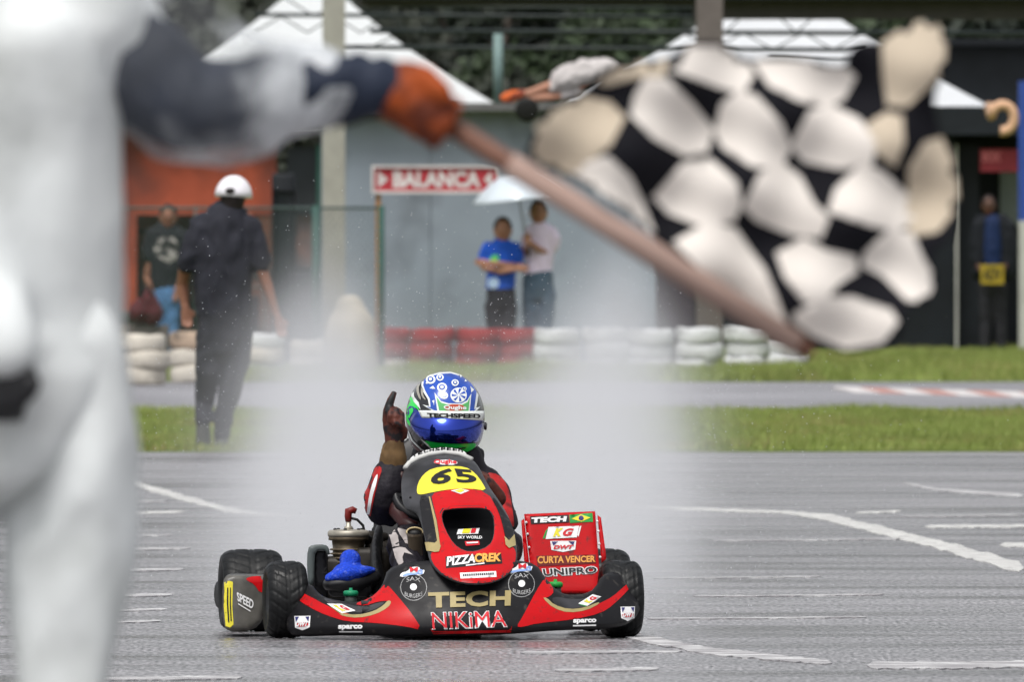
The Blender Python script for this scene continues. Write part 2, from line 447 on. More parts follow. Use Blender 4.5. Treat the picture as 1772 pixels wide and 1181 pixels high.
for x0, x1, y, t, m in ((1600, 1900, 909, 5, M_PAINT), (1730, 1950, 940, 7, M_PAINT), (1480, 1560, 886, 3, M_PAINT), (1560, 1772, 893, 1.6, M_THIN), (1230, 1560, 935, 1.6, M_THIN),
                        (1500, 1830, 1146, 12, M_THIN), (1200, 1530, 1031, 2, M_THIN), (1130, 1420, 1000, 1.5, M_THIN), (180, 320, 887, 3.5, M_PAINT), (190, 290, 868, 2.5, M_THIN),
                        (150, 300, 928, 2, M_THIN), (160, 330, 950, 3, M_THIN), (150, 320, 986, 4, M_THIN), (150, 300, 1030, 4, M_THIN), (150, 290, 1056, 3, M_THIN),
                        (150, 280, 1076, 3, M_THIN), (960, 1140, 1158, 5, M_THIN), (180, 420, 1172, 6, M_THIN), (900, 1180, 1128, 4, M_THIN), (1120, 1500, 1070, 2, M_THIN)):
    line([(x0, y, y + t), ((x0 + x1) / 2, y - 1, y + t - 1), (x1, y - 3, y + t - 3)], m, name='track_marking')
# kerb of the service road, right
kr = root('track_kerb', (5, 168, .004), 'low pale pink and white kerb along the far service road edge at the right', 'kerb')
KA, KB = (1440, 671), (1830, 690)
mk1 = mat('kerb_white', (.6, .57, .56), .6, var=.15, vscale=8); mk2 = mat('kerb_pink', (.42, .22, .19), .6, var=.2, vscale=8)
for i in range(9):
    xa = 1440 + i * 46; xb = xa + 44
    g = G(); ya = 668 + i * 1.3
    A = [gp(xa, ya + 2, .03), gp(xb, ya + 3, .03), gp(xb + 40, ya + 13, .004), gp(xa + 40, ya + 12, .004)]
    V = [(x, y, .035) for x, y in A[:2]] + [(x, y, .006) for x, y in A[2:]] + [(x, y, -.02) for x, y in A]
    g.add(V, [(0, 1, 2, 3), (4, 7, 6, 5), (0, 3, 7, 4), (1, 5, 6, 2), (3, 2, 6, 7), (0, 4, 5, 1)])
    g.mk('kerb_block', mk1 if i % 2 == 0 else mk2, kr, smooth=False)

# ================================================================== BACKGROUND: buildings
def pbox(g, x0, y0, x1, y1, Y, d):
    a = P(x0, y0, Y); b = P(x1, y1, Y)
    return g.box(((a.x + b.x) / 2, Y + d / 2, (a.z + b.z) / 2), (abs(b.x - a.x), d, abs(a.z - b.z)))
def part(name, m, par, x0, y0, x1, y1, Y, d=.1):
    g = G(); pbox(g, x0, y0, x1, y1, Y, d); return g.mk(name, m, par, smooth=False)
M_WALL = mat('grey_render', (.27, .31, .37), .8, var=.1, vscale=1.2, col2=(.13, .145, .17), c2scale=1.1, c2lo=.50, c2hi=.74, bump=.2, bscale=30)
M_CONC = mat('pale_concrete', (.46, .46, .43), .8, var=.12, vscale=2)
M_SLAB = mat('slab_grey', (.13, .13, .13), .7)
M_ORANGE = mat('orange_render', (.36, .080, .045), .85, var=.2, vscale=2.5, col2=(.15, .05, .04), c2scale=.8)
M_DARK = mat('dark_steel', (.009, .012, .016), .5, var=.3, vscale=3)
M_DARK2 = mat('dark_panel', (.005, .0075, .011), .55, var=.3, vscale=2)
M_PLUM = mat('plum_panel', (.03, .02, .028), .7)
M_BLUE = mat('blue_steel', (.03, .07, .30), .5)
M_BEIGE = mat('beige_column', (.34, .33, .29), .7, var=.1)
M_BROWNC = mat('brown_column', (.14, .12, .11), .7, var=.1)
M_GREEN = mat('green_fence', (.02, .075, .06), .5, var=.2)
M_WIRE = mat('fence_wire', (.06, .09, .085), .5)
M_TENT = mat('tent_fabric', (.80, .82, .84), .6, var=.03, transl=.35)
M_TRUSS = mat('truss_steel', (.022, .03, .03), .5)
M_GLASSY = mat('grey_pane', (.25, .28, .28), .2)
def zY(py, Y): return P(0, py, Y).z

gb = root('grey_office', (-0.4, 200, 0), 'low grey rendered building with flat dark roof slab behind the red tyres', 'building')
YB = 200.0; yb = HY + CZ * F / YB
for i, (xa, xb) in enumerate(((556, 745), (745, 940), (940, 1135))):
    part('wall_panel', M_WALL, gb, xa + .6, 191, xb - .6, yb, YB, .3)
part('wall', M_WALL, gb, 556, 191, 1135, yb, YB + .31, 5)
part('roof_slab', M_SLAB, gb, 548, 178, 1145, 191.5, YB - .35, 6)
part('plinth', M_CONC, gb, 556, yb - 14, 1135, yb + 3, YB - .06, .05)
ob = root('orange_workshop', (-3.6, 216, 0), 'orange rendered workshop with a dark open doorway behind the wire fence', 'building')
YO = 216.0; yo = HY + CZ * F / YO
part('wall', M_ORANGE, ob, 60, 215, 478, 372, YO, .3)
part('wall', M_ORANGE, ob, 60, 372, 236, yo, YO, .3)
part('wall', mat('brown_render', (.15, .065, .045), .85, col2=(.05, .04, .04), c2scale=2.5), ob, 410, 372, 552, yo, YO + .02, .3)
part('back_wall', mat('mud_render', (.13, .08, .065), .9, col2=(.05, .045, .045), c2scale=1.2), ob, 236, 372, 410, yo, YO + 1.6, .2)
part('roof', M_DARK2, ob, 50, 203, 560, 215, YO - .3, 5)
part('door', M_DARK, ob, 497, 255, 553, 372, YO - .08, .07)
part('door_frame', M_GREEN, ob, 548, 250, 555, yo, YO - .12, .1)
part('shelf', M_DARK, ob, 236, 398, 410, 404, YO + .5, .4)
# stacked machinery inside and beside the doorway
def lump(name, label, cat, items, m, Y, base):
    r_ = root(name, P(base[0], HY + CZ * F / Y, Y), label, cat)
    for nm, mm, x0, y0, x1, y1, d in items:
        g = G(); a = P(x0, y0, Y); b = P(x1, y1, Y); g.box(((a.x + b.x) / 2, Y + d / 2, (a.z + b.z) / 2), (abs(b.x - a.x), d, abs(a.z - b.z)), b=.03); g.mk(nm, mm, r_)
    return r_
YF = 190.0; yf = HY + CZ * F / YF
lump('tool_cabinet', 'dark tall tool cabinet standing by the fence corner post', 'cabinet', [('cabinet_body', M_DARK2, 470, 300, 512, yf - 8, .5), ('cabinet_door', M_DARK, 474, 330, 508, yf - 60, -.03), ('cabinet_plinth', M_DARK, 472, yf - 8, 510, yf, .48)], None, 198, (490, 0))
lump('oil_cabinet', 'dark low steel cabinet behind the fence between cabinet and corner', 'cabinet', [('cabinet_body', M_DARK, 505, 470, 545, yf - 6, .5), ('cabinet_lid', M_DARK2, 503, 462, 547, 470, .54)], None, 196, (525, 0))
lump('shelf_unit', 'brown shelf unit with goods against the orange workshop', 'shelf', [('side_panel', M_BROWNC, 384, 430, 389, yf - 4, .4), ('side_panel', M_BROWNC, 455, 430, 460, yf - 4, .4), ('shelf_board', M_BROWNC, 384, 425, 460, 430, .42), ('shelf_board', M_BROWNC, 389, 495, 455, 499, .4), ('crate', M_PLUM, 394, 512, 448, yf - 6, .36)], None, 202, (420, 0))

# the fence with its wire mesh
fn = root('wire_fence', P(450, yf, YF), 'green framed wire mesh fence in front of the orange workshop', 'fence')
for xp, hw, mm in ((120, 4, M_GREEN), (338, 2, M_WIRE), (547, 7.5, M_GREEN), (660, 5.5, M_GREEN)):
    g = G(); a = P(xp, yf, YF); g.bar(a, P(xp, 356, YF), hw * YF / F, 12); g.mk('post', mm, fn)
for ya, yb_ in ((360, 360), (yf - 12, yf - 12)):
    G().bar(P(120, ya, YF), P(660, yb_, YF), .014).mk('rail', M_WIRE, fn)
g = G(); st = 11
x = 120 - 200
while x < 660:
    for sx in (1, -1):
        a = [x, 362] if sx == 1 else [x + 224, 362]; b = [a[0] + sx * 224, yf - 12]
        (ax, ay), (bx_, by) = a, b
        if ax < 120: t = (120 - ax) / (bx_ - ax); ax, ay = 120, ay + (by - ay) * t
        if bx_ < 120: t = (120 - ax) / (bx_ - ax); bx_, by = 120, ay + (by - ay) * t
        if ax > 660: t = (ax - 660) / (ax - bx_); ax, ay = 660, ay + (by - ay) * t
        if bx_ > 660: t = (660 - ax) / (bx_ - ax); bx_, by = 660, ay + (by - ay) * t
        if by > ay + 2: g.tube([P(ax, ay, YF), P(bx_, by, YF)], .0038, 3, cap=False)
    x += st
tag(g.mk('wire_mesh', M_WIRE, fn, smooth=False), kind='stuff')

# BALANCA sign
M_SRED = mat('sign_red', (.42, .035, .05), .5, var=.08); M_SWHITE = mat('sign_white', (.62, .58, .58), .6)
sg = root('hanging_sign', P(655, yf, 199), 'red weighing sign with white frame and block letters on the grey building', 'sign')
YS = 199.0
bd = part('board', M_SRED, sg, 645, 289, 862, 332, YS, .05)
for q in ((643, 286, 864, 290.5), (643, 330, 864, 335), (643, 290.5, 647.5, 330), (859.5, 290.5, 864, 330)): part('frame', M_SWHITE, sg, *q, YS - .03, .04)
part('post', mat('orange_post', (.40, .19, .06), .6), sg, 650, 335, 659, yf, YS + .02, .06)
lettering('BALANCA', Q(680, 296, 832, 325), [bd], M_SWHITE, sg, bold=.05)
decal('arrow', [(654, 296), (672, 310.5), (654, 325)], [bd], M_SWHITE, sg, 8)
decal('arrow', [(851, 296), (837, 310.5), (851, 325)], [bd], M_SWHITE, sg, 8)

# columns that carry the steel roof
for nm, xa, xb, Y, m, lb in (('roof_column', 558, 597, 196.4, M_BEIGE, 'pale beige square column at the left end of the grey building'),
                             ('roof_column', 1205, 1251, 208., M_BROWNC, 'brown grey column behind the chequered flag')):
    r_ = root(nm, P((xa + xb) / 2, HY + CZ * F / Y, Y), lb, 'column')
    g = G(); yl = HY + CZ * F / Y; pbox(g, xa, -120, xb, yl, Y, .28); g.mk('shaft', m, r_, smooth=False)
    part('footing', M_CONC, r_, xa - 5, yl - 10, xb + 5, yl + 2, Y - .05, .38)
# steel roof: fascia beam and trusses
rf = root('steel_roof', P(1100, -60, 212), 'dark steel roof with thin lattice trusses across the top', 'roof')
for xa, xb, ya, yb_ in ((300, 620, -60, -20), (620, 1200, -60, 9), (1200, 1900, -60, 33)):
    part('fascia', mat('fascia_grey', (.075, .068, .068), .7), rf, xa, ya, xb, yb_, 212, .3)
part('fascia', M_DARK, rf, 620, -70, 1900, -2, 211.6, .38)
for y, xa, xb, r_ in ((26, 440, 1500, .024), (54, 640, 1900, .03), (82, 560, 1500, .028), (100, 1330, 1500, .02), (10, 640, 1200, .02)):
    G().tube([P(xa, y - 1, 214), P((xa + xb) / 2, y + 2, 214), P(xb, y + 4, 214)], r_, 8).mk('chord', M_TRUSS, rf)
for y0, y1, xa, xb, st in ((-5, 28, 440, 760, 52), (28, 56, 440, 760, 46), (0, 56, 1130, 1520, 62), (56, 86, 1130, 1520, 52), (54, 82, 640, 1130, 61)):
    x = xa; k = 0
    while x < xb:
        G().bar(P(x, y0 if k % 2 else y1, 214), P(x + st, y1 if k % 2 else y0, 214), .009, 6).mk('diagonal', M_TRUSS, rf); x += st; k += 1
G().bar(P(862, 58, 206), P(862, 178, 206), .055, 10).top('vent_pipe', mat('teal_pipe', (.17, .25, .24), .5), P(862, 178, 206), 'thin pale teal pipe rising from the grey roof', 'pipe')

# white tents behind the buildings
def tent(px0, px1, pya, Y, label, pyb=181):
    cx = (px0 + px1) / 2; hw = (px1 - px0) / 2
    z0 = zY(pyb, Y); z1 = zY(pya, Y); wm = hw * Y / F; C = P(cx, pyb, Y + wm); C.z = z0
    r_ = root('white_tent', (C.x, C.y, 0), label, 'tent')
    cor = [Vector((C.x + sx * wm, C.y + sy * wm, z0)) for sx, sy in ((-1, -1), (1, -1), (1, 1), (-1, 1))]
    for i in range(4):
        a, b = cor[i], cor[(i + 1) % 4]; V = []; Fc = []; n = 12
        for k in range(n + 1):
            t = k / n; sh = 1 - t; zz = z0 + (z1 - z0) * (t * .80 + .20 * t ** 3)
            for q in range(n + 1):
                p = a.lerp(b, q / n); sag = .05 * math.sin(math.pi * q / n) * sh
                V.append(Vector((C.x + (p.x - C.x) * sh * (1 - sag), C.y + (p.y - C.y) * sh * (1 - sag), zz - .12 * math.sin(math.pi * t) * math.sin(math.pi * q / n))))
        for k in range(n):
            for q in range(n): Fc.append((k * (n + 1) + q, k * (n + 1) + q + 1, (k + 1) * (n + 1) + q + 1, (k + 1) * (n + 1) + q))
        mk('roof_panel', V, Fc, M_TENT, r_)
        G().box(((a.x + b.x) / 2, (a.y + b.y) / 2, z0 - .14), (abs(b.x - a.x) + .02 or .02, abs(b.y - a.y) + .02, .26)).mk('valance', M_TENT, r_, smooth=False)
        G().bar((a.x, a.y, -.05), (a.x, a.y, z0), .04).mk('pole', M_CONC, r_)
tent(226, 862, -62, 234, 'large white pyramid tent rising behind the flag man arm')
tent(962, 1712, -68, 238, 'widest white pyramid tent rising behind the chequered flag', 186)
part_y = 104.5
# person leaning at the roof edge is built with the people

# dark garage at the right
dk = root('dark_garage', (4.5, 234, 0), 'long dark garage with red board and open bay at the right', 'building')
YD = 234.0; yd = HY + CZ * F / YD
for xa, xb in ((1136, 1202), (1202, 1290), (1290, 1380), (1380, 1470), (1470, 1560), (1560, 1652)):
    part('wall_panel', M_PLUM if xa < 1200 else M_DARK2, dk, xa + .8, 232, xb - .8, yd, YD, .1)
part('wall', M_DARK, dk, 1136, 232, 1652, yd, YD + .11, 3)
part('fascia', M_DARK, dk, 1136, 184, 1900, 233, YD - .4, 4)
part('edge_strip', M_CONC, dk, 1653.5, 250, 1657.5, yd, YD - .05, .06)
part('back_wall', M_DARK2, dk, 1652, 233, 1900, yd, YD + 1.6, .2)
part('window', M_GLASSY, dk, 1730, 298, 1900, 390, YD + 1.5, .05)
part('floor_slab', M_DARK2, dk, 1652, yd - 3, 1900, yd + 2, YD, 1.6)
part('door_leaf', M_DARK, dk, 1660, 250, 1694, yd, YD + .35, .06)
pr = part('red_board', mat('board_red', (.26, .03, .04), .5), dk, 1696, 258, 1761, 297, YD - .1, .05)
lettering('BOX', Q(1700, 262, 1732, 280), [pr], mat('board_pink', (.60, .16, .17), .5), dk, bold=.05)
bp = root('blue_column', P(1769, yd, 231), 'blue topped grey column at the right edge of the view', 'column')
part('column_cap', M_BLUE, bp, 1763, 140, 1795, 382, 231, .2); part('shaft', M_CONC, bp, 1763.5, 382, 1794, HY + CZ * F / 231, 231, .2)
tb = G(); pts = []
for k in range(17):
    q = R(170 - k * 17); pts.append(P(1735 + 20 * math.cos(q), 204 - 23 * math.sin(q), 229.2))
g = G(); g.tube([P(1712, 184, 229.8)] + pts, .062, 12)
g.top('foam_hook', mat('peach_foam', (.62, .38, .24), .7), P(1712, 230, 229.2), 'peach coloured curved hook sticking out under the right tent', 'hook')

sh2 = root('dark_shed', P(1700, 620, 250), 'tall dark shed behind the right end of the garage', 'building')
part('wall', M_DARK, sh2, 1560, 78, 1900, 630, 250, 3); part('roof', M_DARK2, sh2, 1545, 66, 1910, 78, 249.6, 4)
# hill and trees
V = []; Fc = []; nx = 40
for i in range(nx + 1):
    x = -90 + 180 * i / nx
    for k, (y, z) in enumerate(((340, -1), (370, 12), (400, 24), (460, 40))): V.append((x, y, z + 1.5 * noise.noise(Vector((x * .1, k, 0)))))
for i in range(nx):
    for k in range(3): Fc.append((i * 4 + k, i * 4 + k + 1, i * 4 + k + 5, i * 4 + k + 4)[::-1])
top_mesh('hill', V, Fc, mat('hill_green', (.035, .042, .03), .95, var=.4, vscale=.5, col2=(.06, .062, .05), c2scale=.25), (0, 340, 0), None, None, None, 'structure')
M_LEAF = [mat('leaf_dark', (.014, .021, .013), .6, var=.4, vscale=2), mat('leaf_olive', (.026, .031, .021), .6, var=.4, vscale=2), mat('leaf_fresh', (.034, .052, .024), .6, var=.3, vscale=2)]
M_BARK = mat('bark', (.07, .055, .045), .9, bump=.6, bscale=10)
def tree(px, Y, h, cr, label, mi=0, n=9000):
    b = P(px, HY + CZ * F / Y, Y); r_ = root('broadleaf_tree', b, label, 'tree', 'trees behind the steel roof')
    g = G(); loft(g, [(b + Vector((0, 0, -.1)), .28), (b + Vector((.1, 0, h * .35)), .2), (b + Vector((-.1, 0, h * .7)), .1)], 10)
    rr = random.Random(int(px)); cl = []
    for i in range(14):
        q = rr.uniform(0, 6.3); e = rr.uniform(.35, 1); c = b + Vector((math.cos(q) * cr * rr.uniform(.2, .9), math.sin(q) * cr * rr.uniform(.2, .8), h * (.25 + .72 * e * rr.uniform(.5, 1))))
        cl.append((c, cr * rr.uniform(.28, .5)))
        g.tube([b + Vector((0, 0, h * rr.uniform(.25, .6))), (b + c) / 2 + Vector((0, 0, h * .35)), c], [.08, .05, .02], 6)
    g.mk('trunk', M_BARK, r_)
    V = []; Fc = []
    for i in range(n):
        c, s_ = cl[i % len(cl)]; d = Vector((rr.gauss(0, 1), rr.gauss(0, 1), rr.gauss(0, 1))).normalized() * s_ * rr.uniform(.55, 1.05)
        p = c + Vector((d.x, d.y, d.z * .8)); a = Vector((rr.gauss(0, 1), rr.gauss(0, 1), rr.gauss(0, 1))).normalized(); bb = a.orthogonal().normalized(); l = rr.uniform(.09, .2)
        k = len(V); V += [p - a * l, p + bb * l * .5, p + a * l, p - bb * l * .5]; Fc.append((k, k + 1, k + 2, k + 3))
    mk('crown', V, Fc, M_LEAF[mi], r_, smooth=False, keep=False)
tree(250, 304, 6.2, 2.6, 'dull olive tree at the far left above the orange workshop', 1)
tree(470, 300, 6.0, 2.6, 'grey green tree behind the left white tent peak', 1)
tree(700, 296, 5.4, 2.3, 'olive tree right of the beige column', 1)
tree(835, 308, 6.4, 2.6, 'dark tree behind the thin teal pipe', 0)
tree(985, 300, 5.6, 2.2, 'light green tree between the two white tents', 2)
tree(1110, 310, 6.2, 2.6, 'dark tree behind the left slope of the widest tent', 0)
tree(1560, 304, 6.4, 2.6, 'bright green tree over the right shoulder of the widest tent', 2)
tree(1740, 300, 6.0, 2.6, 'dark tree at the far right above the garage', 0)

# ================================================================== TYRE BARRIER
def tyre_mesh(rad, wid, seed):
    g = G(); ir = rad * .56; prof = []
    for k in range(16):
        q = 2 * math.pi * k / 16; c_, s_ = math.cos(q), math.sin(q)
        prof.append((ir + (rad - ir) / 2 + (rad - ir) / 2 * (abs(c_) ** .6) * (1 if c_ > 0 else -1), wid / 2 * (abs(s_) ** .5) * (1 if s_ > 0 else -1)))
    g.lathe(prof, (0, 0, 0), n=36, closed=True)
    rr = random.Random(seed); ph = rr.uniform(0, 6)
    for v in g.V:
        q = math.atan2(v.y, v.x); v.xy *= 1 + .03 * math.sin(2 * q + ph); v.z += .008 * math.sin(3 * q + ph)
    return g
def stack(px, ybase, n, rad, wid, m, label, grp, tilt=0.):
    Y = GY(ybase); b = P(px, ybase, Y); r_ = root('tyre_stack', b, label, 'tyre stack', grp)
    rr = random.Random(int(px * 3 + n))
    for i in range(n):
        g = tyre_mesh(rad * rr.uniform(.95, 1.03), wid * 1.02, int(px) + i); dx, dy = rr.uniform(-.03, .03), rr.uniform(-.03, .03); ti = rr.uniform(-.03, .03) + tilt
        M = Matrix.Rotation(ti, 3, 'Y')
        G().add([b + Vector((dx, dy, wid * (i + .52))) + M @ v for v in g.V], g.F).mk('tyre', m[(i) % len(m)], r_)
T_CREAM = mat('cream_tyre_paint', (.56, .52, .45), .75, var=.12, vscale=5, col2=(.16, .14, .11), c2scale=4, c2lo=.58, c2hi=.72, bump=.3, bscale=25)
T_CREAM2 = mat('tan_tyre_paint', (.40, .30, .22), .75, var=.15, vscale=5, col2=(.12, .10, .08), c2scale=4, c2lo=.5, c2hi=.7, bump=.3, bscale=25)
T_WHITE = mat('white_tyre_paint', (.62, .63, .64), .7, var=.12, vscale=5, col2=(.22, .22, .21), c2scale=4, c2lo=.52, c2hi=.72, bump=.3, bscale=25)
T_RED = mat('red_tyre_paint', (.26, .016, .016), .7, var=.15, vscale=5, col2=(.16, .04, .035), c2scale=3, bump=.3, bscale=25)
T_BLK = mat('bare_tyre', (.045, .045, .035), .7, var=.3)
grpc = 'cream painted tyre stacks left of the grey building'; grpr = 'red painted tyre stacks'; grpw = 'white painted tyre stacks'
stack(245, 668, 3, .255, .162, [T_CREAM], 'stack of three cream tyres nearest the flag man leg', grpc)
stack(338, 664, 3, .25, .165, [T_CREAM, T_CREAM, T_CREAM2], 'tan topped stack of three tyres left of the walking man legs', grpc)
stack(452, 655, 3, .24, .15, [T_WHITE, T_CREAM], 'pale stack of tyres right of the walking man legs', grpc)
stack(542, 652, 2, .28, .185, [T_CREAM], 'low stack of only two cream tyres', grpc)
stack(233, 640, 4, .25, .16, [T_CREAM2, T_CREAM2, T_CREAM2, T_BLK], 'darker tyre stack peeking up behind the leftmost cream stack', grpc)
for i, px in enumerate((670, 748, 824, 898)):
    stack(px, 650 - (i > 0) * 4, 3 if i else 3, .25, .155 if i else .162, [T_CREAM if i == 0 else T_RED, T_RED, T_RED], ('red tyre stack with a cream bottom tyre at the left end of the red row', 'second red tyre stack from the left of the red row', 'third red tyre stack in front of the person in blue', 'red tyre stack touching the white row')[i], grpr)
for i, (px, yb_, n) in enumerate(((962, 648, 3), (1050, 646, 3), (1130, 650, 3), (1205, 650, 3), (1290, 646, 3), (1352, 640, 2))):
    stack(px, yb_, n, .25 if i < 5 else .28, .158 + .006 * (i > 2), [T_WHITE], ('white tyre stack touching the red row', 'second white tyre stack from the red row', 'white tyre stack with mist in front, third from the red row', 'tall white tyre stack right of the mist', 'white tyre stack below the grey column base', 'lowest white tyre stack under the flag pole tip')[i], grpw)
# the cream dome behind
Yd = 183; b = P(606, HY + CZ * F / Yd, Yd); g = G()
loft(g, [(b + Vector((0, 0, .18)), .27, .22), (b + Vector((0, 0, .45)), .265, .21), (b + Vector((.01, 0, .60)), .235, .19), (b + Vector((0, 0, .72)), .15, .13)], 24)
tag(blend('cream_bollard', g, mat('cream_dome', (.42, .38, .31), .8, var=.15), None, .03, 4), 'rounded cream painted marker block beside the fence corner post', 'bollard')

# ================================================================== PEOPLE in the background
def skinmat(n, c): return mat(n, c, .55, var=.08)
SK1 = skinmat('skin_brown', (.26, .12, .075)); SK2 = skinmat('skin_tan', (.40, .20, .13))
HAIR = mat('dark_hair', (.018, .013, .012), .6, var=.3, vscale=60)
M_EYE = mat('eye_dark', (.02, .015, .015), .3); M_LIP = mat('lips', (.25, .07, .06), .5)
def limb(g, pts, Y, n=12):
    """pts: (px, py, half width m[, half depth m[, extra distance]])"""
    loft(g, [(P(q[0], q[1], Y + (q[4] if len(q) > 4 else 0)), q[2], q[3] if len(q) > 3 else q[2]) for q in pts], n)
def person(label, Y, base, skin, cloth, head=None, facing=1, hair=None, grp=None, cat='person'):
    r_ = root('person', P(base, HY + CZ * F / Y, Y), label, cat, grp)
    s_ = F / Y
    for nm, m, limbs, vox, wr in cloth:
        g = G()
        for L_ in limbs: limb(g, L_, Y)
        blend(nm, g, m, r_, vox, 3, wr, 9.)
    if head:
        hx, hy, hr, dy = head
        g = G()
        for L_ in skin[1]: limb(g, L_, Y)
        n0 = skin[1][0][0]
        for L_ in skin[1][1:]: limb(g, [(n0[0], n0[1] + 2, .05), ((n0[0] + L_[0][0]) / 2, n0[1] + 8, .05), (L_[0][0], L_[0][1], .036)], Y)
        c = P(hx, hy, Y + dy); g.ball(c, (hr * .78, hr * .95, hr * 1.15)); g.ball(c + Vector((0, -hr * .25 * facing, -hr * .55)), (hr * .55, hr * .6, hr * .6))
        if facing > 0: g.ball(c + Vector((0, -hr * 1.0, -hr * .1)), (hr * .13, hr * .22, hr * .25))
        for sx in (-1, 1): g.ball(c + Vector((sx * hr * .8, 0, -.05 * hr)), (hr * .12, hr * .2, hr * .28))
        blend('body', g, skin[0], r_, .011, 2)
        if facing > 0:
            for sx in (-1, 1): G().ball(c + Vector((sx * hr * .3, -hr * .86, hr * .08)), hr * .1, 8).mk('eye', M_EYE, r_)
            G().ball(c + Vector((0, -hr * .86, -hr * .52)), (hr * .28, hr * .08, hr * .08), 8).mk('mouth', M_LIP, r_)
        if hair: 
            g = G(); g.ball(c + Vector((0, hr * (.18 * facing), hr * .2)), (hr * .88, hr * .98, hr * 1.08)); g.ball(c + Vector((0, hr * .35 * facing, -hr * .25)), (hr * .8, hr * .7, hr * .9))
            V0 = g.V; blend('hair', g, hair, r_, .012, 2, .004, 60)
    return r_
def fingers(r_, Y, px, py, m, dx=0, dy=1, n=4, ln=.07, rad=.009, dep=-.02):
    """a relaxed open hand: palm with four bent fingers and a thumb, pointing dx, dy in the picture plane"""
    s_ = Y / F; a = P(px, py, Y + dep); d = Vector((dx, 0, -dy)).normalized(); sdir = Vector((-d.z, 0, d.x))
    g = G(); loft(g, [(a, .022, .018), (a + d * .04, .036, .016), (a + d * .075, .038, .014)], 10)
    for i in range(n):
        o = sdir * (.028 - .0185 * i); l = ln * (.85, 1, .95, .75)[i]
        b0 = a + d * .075 + o; b1 = b0 + d * l * .5 + Vector((0, -.01, 0)); b2 = b1 + d * l * .45 + Vector((0, -.022, 0))
        g.tube([b0 - d * .02, b0, b1, b2], [rad, rad, rad * .9, rad * .7], 8)
    b0 = a + d * .025 + sdir * .035; g.tube([b0 - sdir * .02, b0 + d * .02 + sdir * .012, b0 + d * .05 + sdir * .018], [rad * 1.2, rad * 1.1, rad * .8], 8)
    return blend('hand', g, m, r_, .006, 1)

# --- the man walking away in a white cap
YW = 118.0
NAVY = mat('navy_tee', (.020, .021, .030), .8, var=.2, vscale=12); TROU = mat('charcoal_trousers', (.020, .021, .027), .8, var=.2, vscale=10)
wk = person('man in navy tee and white cap walking away across the grass', YW, 378, (SK1, [
        [(402, 368, .06), (402, 340, .058)],
        [(446, 448, .042), (462, 492, .037), (474, 530, .028), (480, 548, .024)],
        [(322, 448, .044), (316, 490, .04, .04, .1), (320, 530, .03, .03, .1)]]),
    [('shirt', NAVY, [[(392, 384, .15, .11), (388, 430, .195, .125), (386, 490, .185, .12), (388, 545, .178, .12)], [(350, 392, .08), (334, 425, .075), (325, 455, .068)], [(428, 394, .08), (444, 425, .075), (452, 455, .066)], [(345, 390, .07), (392, 374, .08), (434, 392, .07)]], .016, .012),
     ('trousers', TROU, [[(388, 540, .17, .12), (388, 585, .178, .125)], [(366, 580, .10), (360, 640, .08), (354, 700, .06, .06, .12), (352, 730, .052, .052, -.05)], [(412, 580, .10), (408, 640, .084), (392, 700, .066), (383, 752, .055)]], .015, .010),
     ('shoe', mat('grey_shoe', (.10, .10, .10), .6), [[(351, 735, .045, .05, -.05), (352, 768, .05, .06, -.02)]], .012, 0),
     ('shoe', mat('grey_shoe', (.10, .10, .10), .6), [[(382, 755, .045, .05), (384, 775, .042, .12, .04)]], .012, 0)],
    head=(403, 342, .095, 0), facing=-1, hair=HAIR)
fingers(wk, YW, 481, 548, SK1, .25, 1); fingers(wk, YW + .1, 321, 530, SK1, .1, 1)
M_CAP = mat('white_cap', (.78, .76, .80), .7, var=.04)
c = P(404, 336, YW); g = G()
prof = [(.122 * math.cos(q), .142 * math.sin(q)) for q in [R(x) for x in (0, 15, 30, 45, 60, 75, 88)]]
g.lathe(prof, c + Vector((0, 0, -.02)), (.06, .06, 1), 28); g.mk('cap', M_CAP, wk)
g = G(); g.tube([c + Vector((-.05, .10, -.02)), c + Vector((0, .17, -.035)), c + Vector((.05, .10, -.02))], .035, 10, flat=.3, up=Vector((0, 0, 1))); g.mk('cap_peak', M_CAP, wk)
g = G(); g.ball(c + Vector((-.02, -.117, .02)), (.032, .012, .022)); g.mk('cap_opening', HAIR, wk)

# --- person in blue with folded arms, person in pale pink with umbrella
YP = 195.0
BLU = mat('blue_tee', (.012, .085, .50), .75, var=.15, vscale=10); BLKP = mat('black_trousers', (.02, .02, .025), .8)
pb = person('person in bright blue tee with folded arms standing behind the red tyres', YP, 868, (SK2, [
        [(869, 425, .055), (869, 408, .05)],
        [(838, 448, .04), (836, 462, .04), (866, 470, .034, .034, -.16), (890, 466, .03, .03, -.18)],
        [(898, 448, .04), (899, 462, .04), (870, 458, .034, .034, -.18), (846, 455, .03, .03, -.2)]]),
    [('shirt', BLU, [[(868, 430, .13, .10), (866, 450, .165, .115), (867, 480, .155, .115), (866, 502, .15, .115)], [(843, 428, .065), (838, 442, .06), (836, 452, .055)], [(892, 428, .065), (898, 442, .06), (899, 452, .055)]], .015, .008),
     ('trousers', BLKP, [[(866, 498, .15, .115), (867, 525, .165, .12)], [(853, 530, .095), (858, 588, .075), (857, 643, .06)], [(880, 530, .095), (877, 588, .075), (878, 643, .06)]], .016, .008),
     ('shoe', BLKP, [[(857, 643, .05), (856, 645, .04, .12, -.06)]], .014, 0), ('shoe', BLKP, [[(878, 643, .05), (880, 645, .04, .12, -.06)]], .014, 0)],
    head=(870, 398, .115, 0), hair=HAIR)
fingers(pb, YP, 892, 466, SK2, 1, -.1, dep=-.2); fingers(pb, YP, 844, 455, SK2, -1, -.1, dep=-.22)
shb = [o for o in pb.children if o.name.startswith('shirt')]
